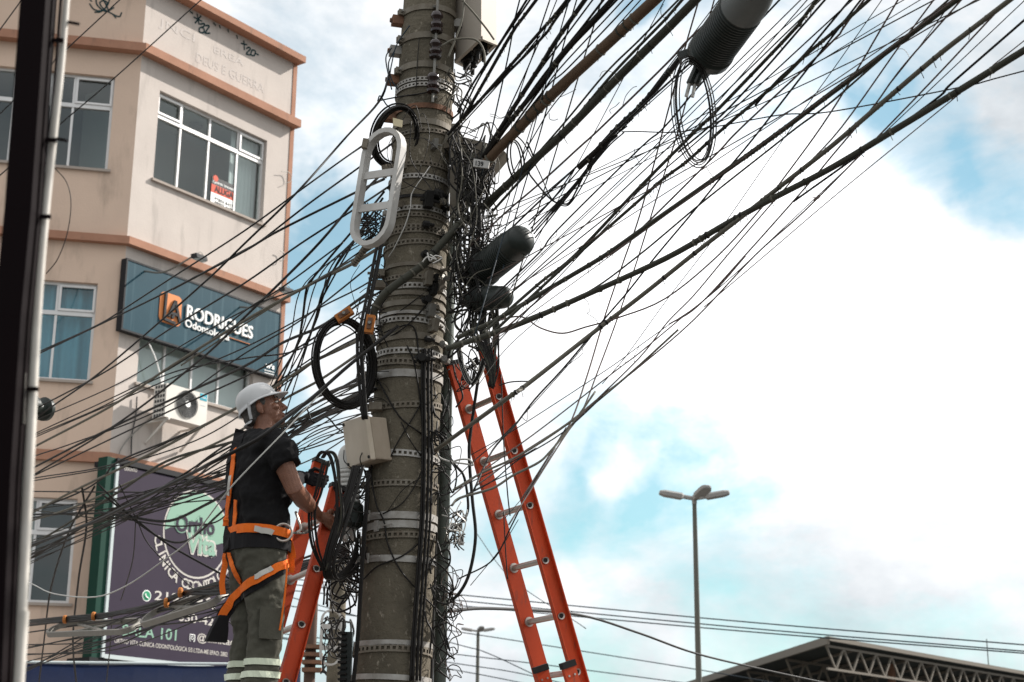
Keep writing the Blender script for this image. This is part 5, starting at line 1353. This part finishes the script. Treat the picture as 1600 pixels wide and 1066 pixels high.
for k in range(26):                       # straight hanging strands between the bracket and the closures
    x = random.uniform(712, 765); 
    cable([(x + random.uniform(-6, 26), random.uniform(215, 300), 8.3), (x + random.uniform(-4, 8), 300, 8.25), (x - random.uniform(0, 14), 380 + random.uniform(0, 30), 8.2), (x - random.uniform(-8, 8), random.uniform(430, 500), 8.25)], random.uniform(1.4, 3.2), random.choice('kkko'), YR, 'black strand running down from the bracket to the closures', 'strands from the bracket to the closures', stuff=True)
for k in range(26):
    x = random.uniform(735, 778); xb = 752 + (x - 752) * .35 + 14
    cable([(x, random.uniform(470, 490), 8.2), (x + random.uniform(-4, 4), 520, 8.18), (xb + random.uniform(-6, 6), 570, 8.15), (768 + random.uniform(-5, 5), 604 + random.uniform(-8, 4), 8.15)], random.uniform(1.8, 3.8), random.choice('kkko'), YR, 'black strand of the thick bundle hanging below the closures', 'strands of the hanging bundle', stuff=True)
for k in range(9):
    o = random.uniform(-6, 6)
    cable([(715 + o, 540, 8.3), (722 + o, 575, 8.25), (735 + o, 600, 8.22), (748 + o, 585, 8.2), (756 + o, 560, 8.2)], random.uniform(1.6, 3.4), random.choice('kkw'), YR, 'slack wire looped over the top of the right ladder', 'slack wires over the right ladder')
# coils
def coil(cx, cy, rx, ry, Y, n, w, tilt, label, m='k', spread=5.0, depthv=.05, name='cable_coil'):
    t = thing(name, P(cx, cy + ry, Y), label, 'cable coil')
    for k in range(n):
        e = random.uniform(-1, 1) * spread; ox, oy = random.uniform(-1, 1) * spread * .5, random.uniform(-1, 1) * spread * .5; dy_ = random.uniform(-1, 1) * depthv
        q = []
        for j in range(41):
            a = 2 * pi * j / 40; lx, ly = (rx + e) * cos(a), (ry + e) * sin(a)
            q.append(P(cx + ox + lx * cos(tilt) - ly * sin(tilt), cy + oy + lx * sin(tilt) + ly * cos(tilt), Y + dy_ + .10 * sin(a + .7)))
        b = MB(); b.tube(q, .5 * w * depth(q[0]) / FPX, 6, False); b.build('cable_turn', M_W[random.choice(m)], t, 'all', fix=False)
    return t
coil(537, 567, 44, 67, 8.22, 26, 2.3, radians(-6), 'large black cable coil hanging left of the pole by the man', 'kkko', 6)
coil(618, 214, 32, 46, 8.31, 14, 3.0, radians(16), 'black cable coil behind the top of the pale oval rack', 'k', 5)
coil(1086, 173, 30, 83, 6.55, 6, 2.0, radians(-6), 'hanging cable coil below the big top-right closure', 'k', 5, .05)
coil(806, 250, 10, 30, 8.0, 3, 2.6, radians(-8), 'small narrow cable loop right of the bracket', 'k', 3)
for x, y, rr in ((538, 492, -.65), (578, 507, 1.4)):
    q = P(x, y, 8.08); d = Vector((cos(rr), 0, -sin(rr))); d.z = -d.z if x > 560 else d.z; d = Vector((.8, 0, .55)) if x < 560 else Vector((.12, 0, 1)); d.normalize(); s = d.cross(Vector((0, 1, 0))).normalized()
    t = thing('cable_clamp', q, 'orange clamp at the top of the large cable coil' if x < 560 else 'orange clamp on the upright cables beside the coil', 'clamp')
    b = MB(); b.obox(q, d, s, (0, 1, 0), .048, .022, .02); b.build('jaw', M_TAG, t); b = MB(); b.obox(q + Vector((0, -.024, 0)), d, s, (0, 1, 0), .03, .012, .004); b.build('plate', M_RUST, t)
    b = MB(); b.lathe(q + Vector((0, -.028, 0)), (0, -1, 0), [(.009, 0), (.009, .012)], 6); b.build('bolt', M_STEEL, t)
q = P(622, 192, 7.98); b = MB(); b.prism([P(614, 184, 7.98), P(629, 188, 7.97), P(628, 199, 7.97), P(614, 196, 7.98)], (0, .004, 0)); b.build('cable_tag', M_YTAG, label='pale yellow tag on the coil at the oval rack', cat='tag')
# dead-end grip on the twisted strand
b = MB(); a_, c_ = P(553, 413, 8.75), P(572, 386, 8.6); 
for k in range(9): q = a_.lerp(c_, k / 8); b.lathe(q, c_ - a_, [(.012, 0), (.022, .003), (.022, .012), (.012, .015)], 8)
b.tube([a_, c_], .014, 8); b.build('dead_end_grip', M_OLDBAND, label='ridged grey dead-end grip on the twisted strand', cat='clamp')
# white twisted wire ends near the splice and cabinet
for pts in ([(668, 395), (672, 408), (680, 400), (690, 404), (676, 412)], [(700, 90), (712, 60), (722, 30), (725, 0)], [(690, 72), (710, 62), (742, 62), (756, 80), (757, 110)], [(722, 0), (740, 20), (760, 45), (772, 62)], [(660, 410), (668, 402), (682, 406), (672, 398)]):
    cable([(x, y, 8.12) for x, y in pts], 3.2, 'g' if pts[0][0] > 685 else 's', YR, 'grey twisted service wire looping past the insulators' if pts[0][0] > 685 else 'bright metal tie wire on the thick olive cable', 'service wires at the insulators' if pts[0][0] > 685 else 'bright tie wires')
for pts in ([(612, 75), (603, 90), (607, 118), (612, 140)], [(616, 80), (607, 100), (612, 125), (622, 140)], [(590, 158), (594, 150), (604, 164), (612, 170)], [(640, 40), (620, 70), (612, 100), (609, 118)]):
    cable([(x, y, 8.3) for x, y in pts], 2.2, 'u', YL, 'thin loop of wire at the upper left flank of the pole', 'wire loops at the upper left flank')
# stray wire whiskers
WG, WB = 'stray wire whiskers on the cables', 'hair-thin stray whisker of tie wire on a cable'
for pts in ([(858, 177), (859, 186), (866, 188), (872, 186)], [(875, 152), (890, 145), (900, 140)], [(955, 178), (953, 172), (962, 166), (968, 160)], [(973, 165), (978, 150), (988, 138), (995, 135)], [(908, 464), (918, 471), (921, 486), (918, 490), (930, 498), (934, 505)], [(910, 545), (910, 553), (895, 565), (878, 578)], [(1104, 262), (1112, 274), (1120, 281), (1134, 281)], [(815, 652), (823, 657), (825, 640), (836, 625)]):
    cable(pts, 1.1, 'k', YR, WB, WG, name='stray_wire', cat='wire')
for k in range(14):
    t = random.choice([t for t in TOLABEL if t[1] == 'R' and len(t[2]) > 4]); p_ = random.choice(t[2][1:-1]); x, y = p_[0], p_[1]; a = random.uniform(0, 6.28); pp_ = [(x, y)]
    for s in range(3): a += random.uniform(-.9, .9); x += 9 * cos(a); y += 9 * sin(a); pp_.append((x, y))
    cable(pp_, 1.0, random.choice('kw'), YR, WB, WG, name='stray_wire', cat='wire')
# bird on a wire
q = P(1277, 310, YR(1277, 310) - .02)
b = MB(); d = Vector((.9, 0, .42)).normalized(); u = Vector((-.42, 0, .9))
b.tube([q - d * .022 - u * .002, q - d * .010, q + d * .004 + u * .002, q + d * .012 + u * .004, q + d * .017 + u * .007, q + d * .021 + u * .007], [.001, .006, .0065, .005, .0045, .001], 8)
b.tube([q + u * .002, q - d * .012 + u * .010, q - d * .028 + u * .013], [.006, .004, .001], 6, flat=.35)
b.build('bird', M_W['r'], smooth=True, label='tiny brown bird perched on a wire at the right', cat='bird')
# small fuse box on the right and round spool at the left
fb = thing('fuse_box', P(717, 830, 8.5), 'small grey fuse box on a bracket right of the conduit', 'box')
b = MB(); b.obox(P(716, 823, 8.5), (1, 0, 0), (0, 1, 0), ZUP, .022, .02, .012); b.build('holder', M_STEEL, fb); b = MB(); b.obox(P(720, 844, 8.48), (1, 0, 0), (0, 1, 0), ZUP, .016, .014, .026); b.build('case', M_OVAL, fb)
b = MB(); b.tube([P(718, 826, 8.49), P(719, 838, 8.48)], .005, 6); b.build('hanger', M_STEEL, fb)
b = MB(); q = P(64, 640, 13.5); b.lathe(q - Vector((.08, .1, 0)), (.45, .85, .1), [(.03, 0), (.10, .01), (.105, .05), (.055, .07), (.055, .16), (.105, .18), (.10, .22)], 20)
b.build('cable_spool', M_CLOSURE, smooth=True, label='round black spool closure where the left cables meet the white pipe', cat='spool')

# ------------------------------------------------------------------ near post and pipe at the left edge
np_ = thing('steel_post', P(10, 1066, 3.2) * 1.0 - Vector((0, 0, P(10, 1066, 3.2).z)), 'blurred near-black steel post at the left picture edge', 'post')
def near(pts, w, Y): 
    q = [P(x, y, Y) for x, y in pts]; d = (q[-1] - q[0]).normalized(); lo = q[-1] + d * (-q[-1].z / d.z) if d.z < 0 else q[-1]; hi = q[0] - d * 1.2
    return [hi] + q + [lo]
pp = near([(57, 0), (33, 333), (17, 500), (0, 750), (-14, 1066)], 0, 3.2)
b = MB()
for i in range(len(pp) - 1): b.bar(pp[i], pp[i + 1], .056, .05, up=(0, 1, 0))
b.build('channel', M_POST, np_)
b = MB()
for i in range(len(pp) - 1): b.bar(pp[i] + Vector((.026, .03, 0)), pp[i + 1] + Vector((.026, .03, 0)), .012, .03, up=(0, 1, 0))
b.build('back_channel', M_POST, np_)
for y in (60, 216, 336, 606):
    x = 100 - y * .075; q = P(x - 18, y, 3.22); b = MB(); b.bar(q - Vector((.02, -.01, 0)), q + Vector((.028, .01, 0)), .008, .008); b.build('clamp', M_POST, np_)
wp = near([(104, 0), (86, 190), (70, 340), (57, 500), (44, 750), (31, 1000), (28, 1066)], 0, 3.25)
b = MB(); b.tube(catmull(wp, 4), [.0065 + .0065 * min(1, i / (len(catmull(wp, 4)) - 5)) for i in range(len(catmull(wp, 4)))], 10)
pipe = b.build('white_pipe', M_PIPE, None, True, label='blurred off-white pipe clamped beside the near-black post', cat='pipe')
for (x, y) in ((112, 33), (93, 215)):
    b = MB(); b.tube([P(x - 14, y, 3.25), P(x + 12, y + 5, 3.25)], .0035, 6); b.build('stud', M_POST, np_)
b = MB(); c_ = near([(95, 0), (78, 200), (62, 340), (52, 500), (40, 750), (27, 1000)], 0, 3.3); b.tube(catmull(c_, 4), .004, 6); b.build('thin_black_cable', M_POST, None, True, label='thin blurred black cable between the near post and the white pipe', cat='cable')
b = MB()
for k in range(16): q = P(36 - k * .12, 585 + k * 5, 3.22); b.bar(q - Vector((.006, 0, 0)), q + Vector((.006, 0, 0)), .006, .003)
b.build('spring_coil', M_STEEL, np_)

# the loose strands nobody could count, as one mass
b = MB(); slots = []; idx = []
for m_, mb in STUFF.items():
    slots.append(M_W[m_]); idx += [len(slots) - 1] * len(mb.f); b.add(mb.v, mb.f)
st = b.build('loose_wire_tangle', slots[0], None, 'all', 'stuff', 'tangled mass of loose black wires, ties and strands round the pole', 'wires', fix=False)
for mt_ in slots[1:]: st.data.materials.append(mt_)
st.data.polygons.foreach_set('material_index', idx)

def tell_apart(group, by, word):
    os_ = [o for o in scene.objects if o.get('group') == group and o.parent is None and o.type == 'MESH']
    os_.sort(key=by)
    for i, o in enumerate(os_): o['label'] = o['label'] + ', ' + ordinal(i + 1) + ' from the ' + word
def c_x(o):
    q = sum((Vector(c) for c in o.bound_box), Vector()) / 8 + WLOC[o.name] - CAM; return q.dot(CR) / q.dot(CF)
def c_y(o):
    q = sum((Vector(c) for c in o.bound_box), Vector()) / 8 + WLOC[o.name] - CAM; return -q.dot(CU) / q.dot(CF)
tell_apart('wires hanging down at the left', c_x, 'left')
tell_apart('drooping cables over the banner', c_y, 'top')
tell_apart('thin wires over the top floor', c_x, 'left')
tell_apart('distant power lines', c_y, 'top')
tell_apart('distant low lines', c_y, 'top')
tell_apart('service wires at the insulators', c_y, 'top')
tell_apart('wire loops at the upper left flank', c_y, 'top')
tell_apart('straps round the low bundle', c_x, 'left')
tell_apart('cables down the left edge of the pole', c_x, 'left')
# ------------------------------------------------------------------ the man on the ladder
FD = Vector((.86, .51, 0)).normalized(); SD = Vector((FD.y, -FD.x, 0))
hub = P(410, 760, 7.92); FEET = P(436, 635, 7.92).z - 1.63
MBASE = Vector((hub.x, hub.y, FEET))
def Bp(f, s, z): return MBASE + FD * f + SD * s + ZUP * z
man = thing('person', MBASE, 'man in white helmet, black shirt and orange safety harness standing on the left ladder', 'person')
def ring(z, cf, cs, rf, rs, n=24, sq=1.0):
    out = []
    for k in range(n):
        a = 2 * pi * k / n; c, s = cos(a), sin(a)
        e = 2 / (2 + .5 * sq)
        c = math.copysign(abs(c) ** e, c); s = math.copysign(abs(s) ** e, s)
        out.append(Bp(cf + rf * c, cs + rs * s, z))
    return out
def remeshed(b, name, material, voxel, smooth_it, parent, disp=0.0, dscale=.08, label=None):
    o = b.build(name + '_tmp', material)
    md = o.modifiers.new('r', 'REMESH'); md.mode = 'VOXEL'; md.voxel_size = voxel; md.use_smooth_shade = True
    if smooth_it:
        ms = o.modifiers.new('s', 'SMOOTH'); ms.iterations = smooth_it; ms.factor = .5
    if disp:
        tx = bpy.data.textures.new(name + '_folds', 'CLOUDS'); tx.noise_scale = dscale; tx.noise_depth = 3
        mdp = o.modifiers.new('d', 'DISPLACE'); mdp.texture = tx; mdp.strength = disp; mdp.mid_level = .5; mdp.texture_coords = 'LOCAL'
    dg = bpy.context.evaluated_depsgraph_get()
    me = bpy.data.meshes.new_from_object(o.evaluated_get(dg)); off = WLOC[o.name]
    vs_ = [v.co + off for v in me.vertices]; fs = [tuple(p_.vertices) for p_ in me.polygons]
    bpy.data.objects.remove(o); bpy.data.meshes.remove(me)
    nb = MB(); nb.v = vs_; nb.f = fs
    no = nb.build(name, material, parent, 'all', fix=False, label=label)
    return no, nb
# trousers
b = MB()
b.loft([ring(.99, .0, 0, .118, .165), ring(.93, -.005, 0, .128, .178), ring(.87, -.012, 0, .135, .183), ring(.80, -.008, 0, .125, .178), ring(.75, 0, 0, .10, .15)])
for s, f0 in ((1, 0.0), (-1, -.01)):
    b.loft([ring(.84, -.01, s * .085, .110, .090), ring(.74, .0, s * .086, .102, .084), ring(.62, .012 + f0, s * .087, .092, .077), ring(.50, .022 + f0, s * .088, .082, .072), ring(.40, .014 + f0, s * .089, .080, .072), ring(.28, .002 + f0, s * .090, .082, .073), ring(.16, -.006 + f0, s * .090, .082, .072), ring(.08, -.003 + f0, s * .090, .080, .070)])
trousers, tb = remeshed(b, 'trousers', M_TROU, .009, 2, man, .034, .06)
# cargo pocket and printed mark on the right leg
b = MB(); b.loft([[Bp(.01 + f, .176 + o, z) for f, z in ((-.055, .60), (.055, .60), (.055, .45), (-.055, .45))] for o in (-.012, .004)]); b.build('pocket', M_TROU, trousers)
# shirt
b = MB()
b.loft([ring(.93, -.005, 0, .128, .182), ring(1.0, -.005, 0, .132, .182), ring(1.10, -.012, 0, .135, .182), ring(1.20, -.02, 0, .140, .192), ring(1.30, -.03, 0, .138, .202), ring(1.38, -.035, 0, .122, .20), ring(1.435, -.035, 0, .10, .175), ring(1.475, -.028, 0, .078, .115), ring(1.495, -.02, 0, .068, .08)])
SHR, SHL = (-.03, .185, 1.40), (-.02, -.185, 1.40)
ELR, ELL = (.05, .285, 1.165), (.22, -.27, 1.22)
b.tube([Bp(-.03, .13, 1.41), Bp(*SHR), Bp(.0, .232, 1.345), Bp(.02, .258, 1.275)], [.075, .080, .078, .076], 16)
b.tube([Bp(-.02, -.13, 1.41), Bp(*SHL), Bp(.06, -.225, 1.35), Bp(.13, -.25, 1.29)], [.075, .076, .072, .070], 16)
shirt, sb_ = remeshed(b, 'shirt', M_SHIRT, .009, 2, man, .040, .075)
# body: neck, head, arms, hands, hips and shins inside the clothes
HFA = radians(84); HP = radians(22)
HF = Vector((sin(HFA) * cos(HP), cos(HFA) * cos(HP), sin(HP))); HS = Vector((HF.y, -HF.x, 0)).normalized(); HU = HS.cross(HF).normalized()
if HU.z < 0: HU = -HU
HC = P(409, 639, 7.92)
def Hp(f, s, u): return HC + HF * f + HS * s + HU * u
b = MB()
b.ellipsoid(Hp(-.012, 0, .028), HF * .098, HS * .076, HU * .092, 20, 14)        # skull
b.ellipsoid(Hp(.022, 0, -.030), HF * .072, HS * .062, HU * .082, 18, 12)        # face
b.ellipsoid(Hp(.030, 0, -.078), HF * .052, HS * .048, HU * .034, 16, 10)        # jaw
b.ellipsoid(Hp(.072, 0, -.094), HF * .020, HS * .024, HU * .018, 12, 8)         # chin
b.ellipsoid(Hp(.078, 0, .018), HF * .020, HS * .052, HU * .014, 12, 8)          # brow
b.tube([Hp(.088, 0, .006), Hp(.103, 0, -.018), Hp(.113, 0, -.034), Hp(.100, 0, -.043)], [.010, .012, .0145, .010], 10)   # nose
for s in (-1, 1):
    b.ellipsoid(Hp(.098, s * .012, -.040), HF * .011, HS * .009, HU * .008, 10, 6)
    b.ellipsoid(Hp(.062, s * .042, -.024), HF * .024, HS * .020, HU * .018, 10, 8)  # cheek
    b.ellipsoid(Hp(-.012, s * .080, -.012), HF * .018, HS * .010, HU * .031, 12, 8); b.ellipsoid(Hp(-.010, s * .078, -.034), HF * .010, HS * .009, HU * .012, 10, 6) # ear
b.ellipsoid(Hp(.090, 0, -.062), HF * .012, HS * .022, HU * .0065, 12, 6)
b.ellipsoid(Hp(.087, 0, -.073), HF * .012, HS * .020, HU * .0070, 12, 6)
b.tube([Hp(.0, 0, -.055), Bp(.0, 0, 1.515), Bp(-.012, 0, 1.47), Bp(-.02, 0, 1.38)], [.060, .060, .066, .085], 18)
WRR, WRL = None, None
nearrail = L2T + L2D * .33; 
hr = L2T + L2D * ((P(503, 806, 8.1).z - L2T.z) / L2D.z)          # where the right hand takes the near rail
hl = (L2T - L2R * .33) + L2D * .10                                # the left hand takes the far rail near its top
def hand(b, w_, g_, out):        # wrist, grip centre on the rail, direction the back of the hand faces
    ax = L2D; d = (g_ - w_); d = (d - ax * d.dot(ax)).normalized(); o = out
    palm = g_ + o * .032 - d * .015
    b.tube([w_, w_.lerp(palm, .45), palm], [.026, .029, .028], 12, flat=1.0)
    b.ellipsoid(palm, d * .044, ax * .043, o * .017, 14, 8)
    for k in range(4):
        r0 = palm + d * .03 + ax * (-.030 + .0205 * k); L_ = (.9, 1.05, 1.0, .82)[k]
        p1 = r0 + d * .032 * L_ - o * .008; p2 = p1 + d * .006 - o * .030 * L_; p3 = p2 - d * .020 * L_ - o * .012
        b.tube([r0 - d * .01, p1, p2, p3], [.0098, .0095, .0088, .0070], 8)
    t0 = palm - ax * .036 - d * .012; b.tube([t0, t0 - ax * .022 + d * .018 - o * .006, t0 - ax * .020 + d * .040 - o * .022, t0 - ax * .014 + d * .050 - o * .038], [.013, .0115, .010, .0075], 8)
RW = hr - FD * .085 + SD * .055 + ZUP * .02
b.tube([Bp(*SHR), Bp(.01, .245, 1.28), Bp(*ELR), Bp(*ELR).lerp(RW, .35) + ZUP * -.006, Bp(*ELR).lerp(RW, .75), RW], [.055, .050, .044, .046, .034, .027], 16)
hand(b, RW, hr, (SD * .9 + FD * -.2).normalized())
LW_ = hl - FD * .09 - SD * .04 + ZUP * .01
b.tube([Bp(*SHL), Bp(.12, -.24, 1.29), Bp(*ELL), Bp(*ELL).lerp(LW_, .4), LW_], [.055, .048, .042, .042, .028], 16)
glv = MB(); hand(glv, LW_, hl, (-FD * .9 + SD * .2).normalized())
glv.tube([Bp(*ELL).lerp(LW_, -.1), Bp(*ELL).lerp(LW_, .4), LW_, LW_.lerp(hl, .2)], [.052, .052, .040, .036], 16)
b.tube([Bp(-.02, 0, 1.40), Bp(-.02, 0, 1.2), Bp(-.01, 0, .95), Bp(-.005, 0, .85)], [.10, .11, .105, .10], 16)
for s in (-1, 1): b.tube([Bp(-.005, s * .08, .88), Bp(.015, s * .09, .5), Bp(-.005, s * .095, .10)], [.085, .052, .040], 14)
body, bb_ = remeshed(b, 'body', M_SKIN, .0038, 3, man)
remeshed(glv, 'glove', M_PAD, .005, 0, man, .010, .03)
# eyes and brows
for s in (-1, 1):
    b = MB(); b.ellipsoid(Hp(.079, s * .031, .001), HF * .010, HS * .012, HU * .0055, 12, 8); e = b.build('eye', M_EYE, body, True)
    b = MB(); b.ellipsoid(Hp(.0885, s * .031, .002), HF * .004, HS * .0055, HU * .0052, 10, 6); b.build('iris', M_BLACK, e, True)
    b = MB(); b.tube([Hp(.088, s * .014, .020), Hp(.091, s * .030, .026), Hp(.078, s * .050, .020)], [.004, .005, .003], 6); b.build('eyebrow', M_HAIR, body)
b = MB()
b.ellipsoid(Hp(-.030, 0, .024), HF * .084, HS * .078, HU * .086, 20, 12); b.ellipsoid(Hp(-.062, 0, -.030), HF * .044, HS * .060, HU * .042, 16, 10)
for s in (-1, 1): b.ellipsoid(Hp(.014, s * .068, .022), HF * .016, HS * .008, HU * .026, 10, 8)
remeshed(b, 'hair', M_HAIR, .006, 1, man, .006, .015)
# helmet: ridged shell, brim and peak
HT = radians(9)
hF = (HF * cos(HT) + HU * sin(HT)).normalized(); hU = (HU * cos(HT) - HF * sin(HT)).normalized(); HHC = Hp(-.010, 0, .036)
rings = []
def helm_ring(t, shrink=0.0):
    out = []
    for k in range(40):
        a = 2 * pi * k / 40; ca, sa = cos(a), sin(a)
        if t <= 1:
            ph = t * pi / 2; rr = sin(ph) ** .85; h = .098 * cos(ph) ** .9 + .0
            rf, rs = (.107 - shrink) * rr, (.094 - shrink) * rr
            rid = .006 * max(0, 1 - abs(sa) * 5) * sin(ph * 2) if shrink == 0 else 0
            out.append(HHC + hF * rf * ca + HS * rs * sa + hU * (h + rid - shrink * .6))
        else:
            ex = (t - 1); pk = max(0, ca) ** 3 * .046 + .010
            out.append(HHC + hF * (.107 + pk * ex) * ca + HS * (.094 + .010 * ex) * sa + hU * (-.006 * ex - .016 * ex * max(0, ca) ** 2 - .012 * ex * max(0, -ca)))
    return out
b = MB(); outer = [helm_ring(t) for t in (.04, .15, .3, .45, .6, .75, .88, .96, 1.0)] + [helm_ring(1.35), helm_ring(2.0)]
inner = [[q - hU * .005 for q in helm_ring(2.0)], [q - hU * .005 for q in helm_ring(1.2)], helm_ring(.95, .008), helm_ring(.6, .008), helm_ring(.3, .008), helm_ring(.05, .008)]
b.loft(outer + inner); helm = b.build('helmet', M_HELM, man, True)
b = MB(); b.tube(catmull([HHC + HS * .090 - hF * .045 - hU * .0, HHC + HS * .082 - hF * .062 - hU * .04, HHC + HS * .070 - hF * .072 - hU * .075], 5), .010, 8, flat=.35); b.tube(catmull([HHC + HS * .07 - hF * .085 - hU * .085, HHC - hF * .105 - hU * .075, HHC - HS * .07 - hF * .085 - hU * .085], 5), .016, 8, flat=.35); b.build('headband_strap', M_HELM, helm)
# sleeve hem glimpse, belt, harness laid over the clothes
allv = sb_.v + tb.v; allf = sb_.f + [tuple(i + len(sb_.v) for i in f) for f in tb.f]
BV = BVHTree.FromPolygons([tuple(v) for v in allv], [tuple(f) for f in allf])
def surf(x, y, lift):
    d = ray(x, y).normalized(); h = BV.ray_cast(CAM, d)
    if h[0] is None: return None
    n = h[1]; 
    if n.dot(d) > 0: n = -n
    return h[0] + n * lift, n
def strap(pts, wpx, material, name, parent, lift=.008, thick=.004, per=6):
    q = []; last = None
    fine = catmull([Vector((x, y, 0)) for x, y in pts], per)
    raw = [surf(v.x, v.y, lift) for v in fine]
    ys = [r[0].y if r else None for r in raw]
    for i, v in enumerate(fine):
        if raw[i]: q.append(raw[i])
        else:
            near_ = min((j for j in range(len(fine)) if raw[j]), key=lambda j: abs(j - i), default=None)
            Y = raw[near_][0].y if near_ is not None else 7.9
            q.append((P(v.x, v.y, Y), -CF))
    n = len(q)
    pos = [sum(((q[min(max(j, 0), n - 1)][0]) for j in (i - 1, i, i + 1)), Vector()) / 3 for i in range(n)]
    nor = [sum(((q[min(max(j, 0), n - 1)][1]) for j in (i - 2, i - 1, i, i + 1, i + 2)), Vector()).normalized() for i in range(n)]
    w = wpx * depth(pos[0]) / FPX; rings = []
    for i in range(n):
        t = (pos[min(i + 1, n - 1)] - pos[max(i - 1, 0)]).normalized(); s = t.cross(nor[i]).normalized(); m_ = s.cross(t)
        if m_.dot(nor[i]) < 0: m_ = -m_
        c = pos[i]; rings.append([c - s * w / 2, c + s * w / 2, c + s * w / 2 + m_ * thick, c - s * w / 2 + m_ * thick])
    b = MB(); b.loft(rings); return b.build(name, material, parent)
har = bpy.data.objects.new('safety_harness', None); COL.objects.link(har); har.parent = man; WLOC[har.name] = WLOC[man.name]
def belt_ring(z_of, h, lift, thick, material, name, a0=0, a1=360, n=64):
    rings = []
    for k in range(n + 1):
        a = radians(a0 + (a1 - a0) * k / n); d = FD * cos(a) + SD * sin(a); row = []
        for e in (-1, 1):
            c = Bp(-.005, 0, z_of(a) + e * h / 2); hit = BV.ray_cast(c + d * .5, -d); r = (hit[0] - c).dot(d) if hit[0] else .15
            row.append((c, d, r))
        r = max(row[0][2], row[1][2]); lo, hi = row[0][0], row[1][0]
        rings.append([lo + d * (r + lift), hi + d * (r + lift), hi + d * (r + lift + thick), lo + d * (r + lift + thick)])
    b = MB(); b.loft(rings, cap=False); return b.build(name, material, har)
belt_ring(lambda a: .925, .085, .004, .008, M_PAD, 'waist_pad')
belt_ring(lambda a: .968 - .012 * cos(a), .044, .013, .004, M_STRAP, 'waist_strap')
strap([(397, 828), (410, 830), (422, 833)], 9, M_REFLG, 'reflective_patch', har, .030, .002)
strap([(380, 672), (374, 690), (367, 708), (364, 722)], 24, M_PAD, 'shoulder_pad', har, .006, .008)
strap([(369, 702), (366, 735), (361, 775), (357, 805), (354, 824)], 13, M_STRAP, 'back_strap', har, .010)
strap([(372, 780), (371, 800), (369, 826)], 9, M_STRAP, 'back_strap', har, .012)
strap([(364, 744), (362, 760), (361, 775)], 8, M_REFLG, 'reflective_patch', har, .016, .002)
strap([(362, 826), (360, 845), (359, 862)], 24, M_PAD, 'hip_pad', har, .010, .012)
strap([(448, 882), (440, 887), (425, 895), (405, 907), (388, 919), (370, 936), (352, 957), (346, 972)], 21, M_PAD, 'thigh_pad', har, .006, .004)
strap([(449, 879), (440, 884), (425, 892), (405, 903), (388, 914), (370, 932), (352, 953), (345, 968)], 13, M_STRAP, 'thigh_strap', har, .014)
strap([(425, 889), (412, 896), (399, 904)], 8, M_REFLG, 'reflective_patch', har, .020, .002)
strap([(361, 862), (365, 880), (371, 895), (380, 912)], 10, M_STRAP, 'hip_strap', har, .012)
strap([(356, 862), (351, 885), (347, 910), (349, 930)], 9, M_STRAP, 'hip_strap', har, .012)
strap([(452, 846), (454, 862), (456, 880), (455, 896)], 9, M_STRAP, 'strap_tail', har, .02)
pq_ = [P(348, 962, 7.87), P(342, 985, 7.87), P(337, 1003, 7.87)]
b = MB(); b.loft([[q + FD * a_ * w_ + SD * c_ * .02 for a_, c_ in ((-1, -1), (1, -1), (1, 1), (-1, 1))] for q, w_ in zip(pq_, (.022, .042, .052))]); b.build('pouch', M_PAD, har)
strap([(452, 846), (456, 860), (458, 874)], 10, M_STRAP, 'side_strap', har, .014)
dq = surf(438, 836, .03); dq = dq[0] if dq else P(438, 836, 7.85)
b = MB(); e1, e2 = (FD * .7 + SD * .3).normalized(), ZUP
b.tube([dq + e1 * .042 * cos(2 * pi * k / 24) + e2 * .042 * sin(2 * pi * k / 24) for k in range(25)], .006, 8, False); b.build('d_ring', M_ALU, har, True)
b = MB(); la = dq + e1 * .04; lc = L2T + L2D * .42 - L2R * .1
b.tube(catmull([la, la.lerp(lc, .5) - ZUP * .02, lc], 6), .006, 6); b.build('lanyard', M_STEEL, har, True)
b = MB(); b.tube(catmull([P(462, 800, 7.85), P(466, 812, 7.83), P(470, 826, 7.83), P(464, 832, 7.83)], 5), .007, 6); b.build('snap_hook', M_ALU, har, True)
b = MB(); b.tube(catmull([P(449, 880, 7.8), P(446, 920, 7.78), P(441, 960, 7.78), P(437, 985, 7.78)], 5), .005, 6); b.build('tool_cord', M_STRAP, har, True)
# reflective bands round both trouser legs
for s in (-1, 1):
    for z in (.345, .285):
        rings = []
        for e, lift in ((-1, .010), (-1, .014), (1, .014), (1, .010)):
            row = []
            for k in range(28):
                a = 2 * pi * k / 28; d = FD * cos(a) + SD * sin(a); c = Bp(0, s * .090, z + e * .015); hit = BV.ray_cast(c + d * (.5 if s * d.dot(SD) >= -.15 else .094 / max(.16, abs(d.dot(SD)))), -d)
                r = (hit[0] - c).dot(d) if hit[0] and .03 < (hit[0] - c).dot(d) < .13 else .085
                row.append(c + d * (r + lift - .006))
            rings.append(row)
        b = MB(); b.loft(rings, cap=False); b.build('reflective_band', M_REFL, trousers)
# printed mark on the right trouser leg
tv, tf = text_mesh('tely', .02, 0.0); x1 = max(v.x for v in tv)
b = MB(); ok = True; vv = []
for v in tv:
    h = surf(406 + 17 * v.x / x1, 987 - 9 * v.y / .7, .004); vv.append(h[0] if h else P(406 + 17 * v.x / x1, 987 - 9 * v.y, 7.9))
b.add(vv, tf); b.build('leg_print', M_WHITE, trousers, fix=False)
# boots on the rung
for s in (-1, 1):
    b = MB(); b.loft([[Bp(f + .12 * sc_ * cos(2 * pi * k / 16), s * .095 + .048 * sc_ * sin(2 * pi * k / 16), z) for k in range(16)] for z, sc_, f in ((-.03, 1.05, .05), (0.0, 1.08, .05), (.045, 1.0, .045), (.085, .62, .0), (.17, .58, -.01))]); b.build('boot', M_BLACK, man, True)
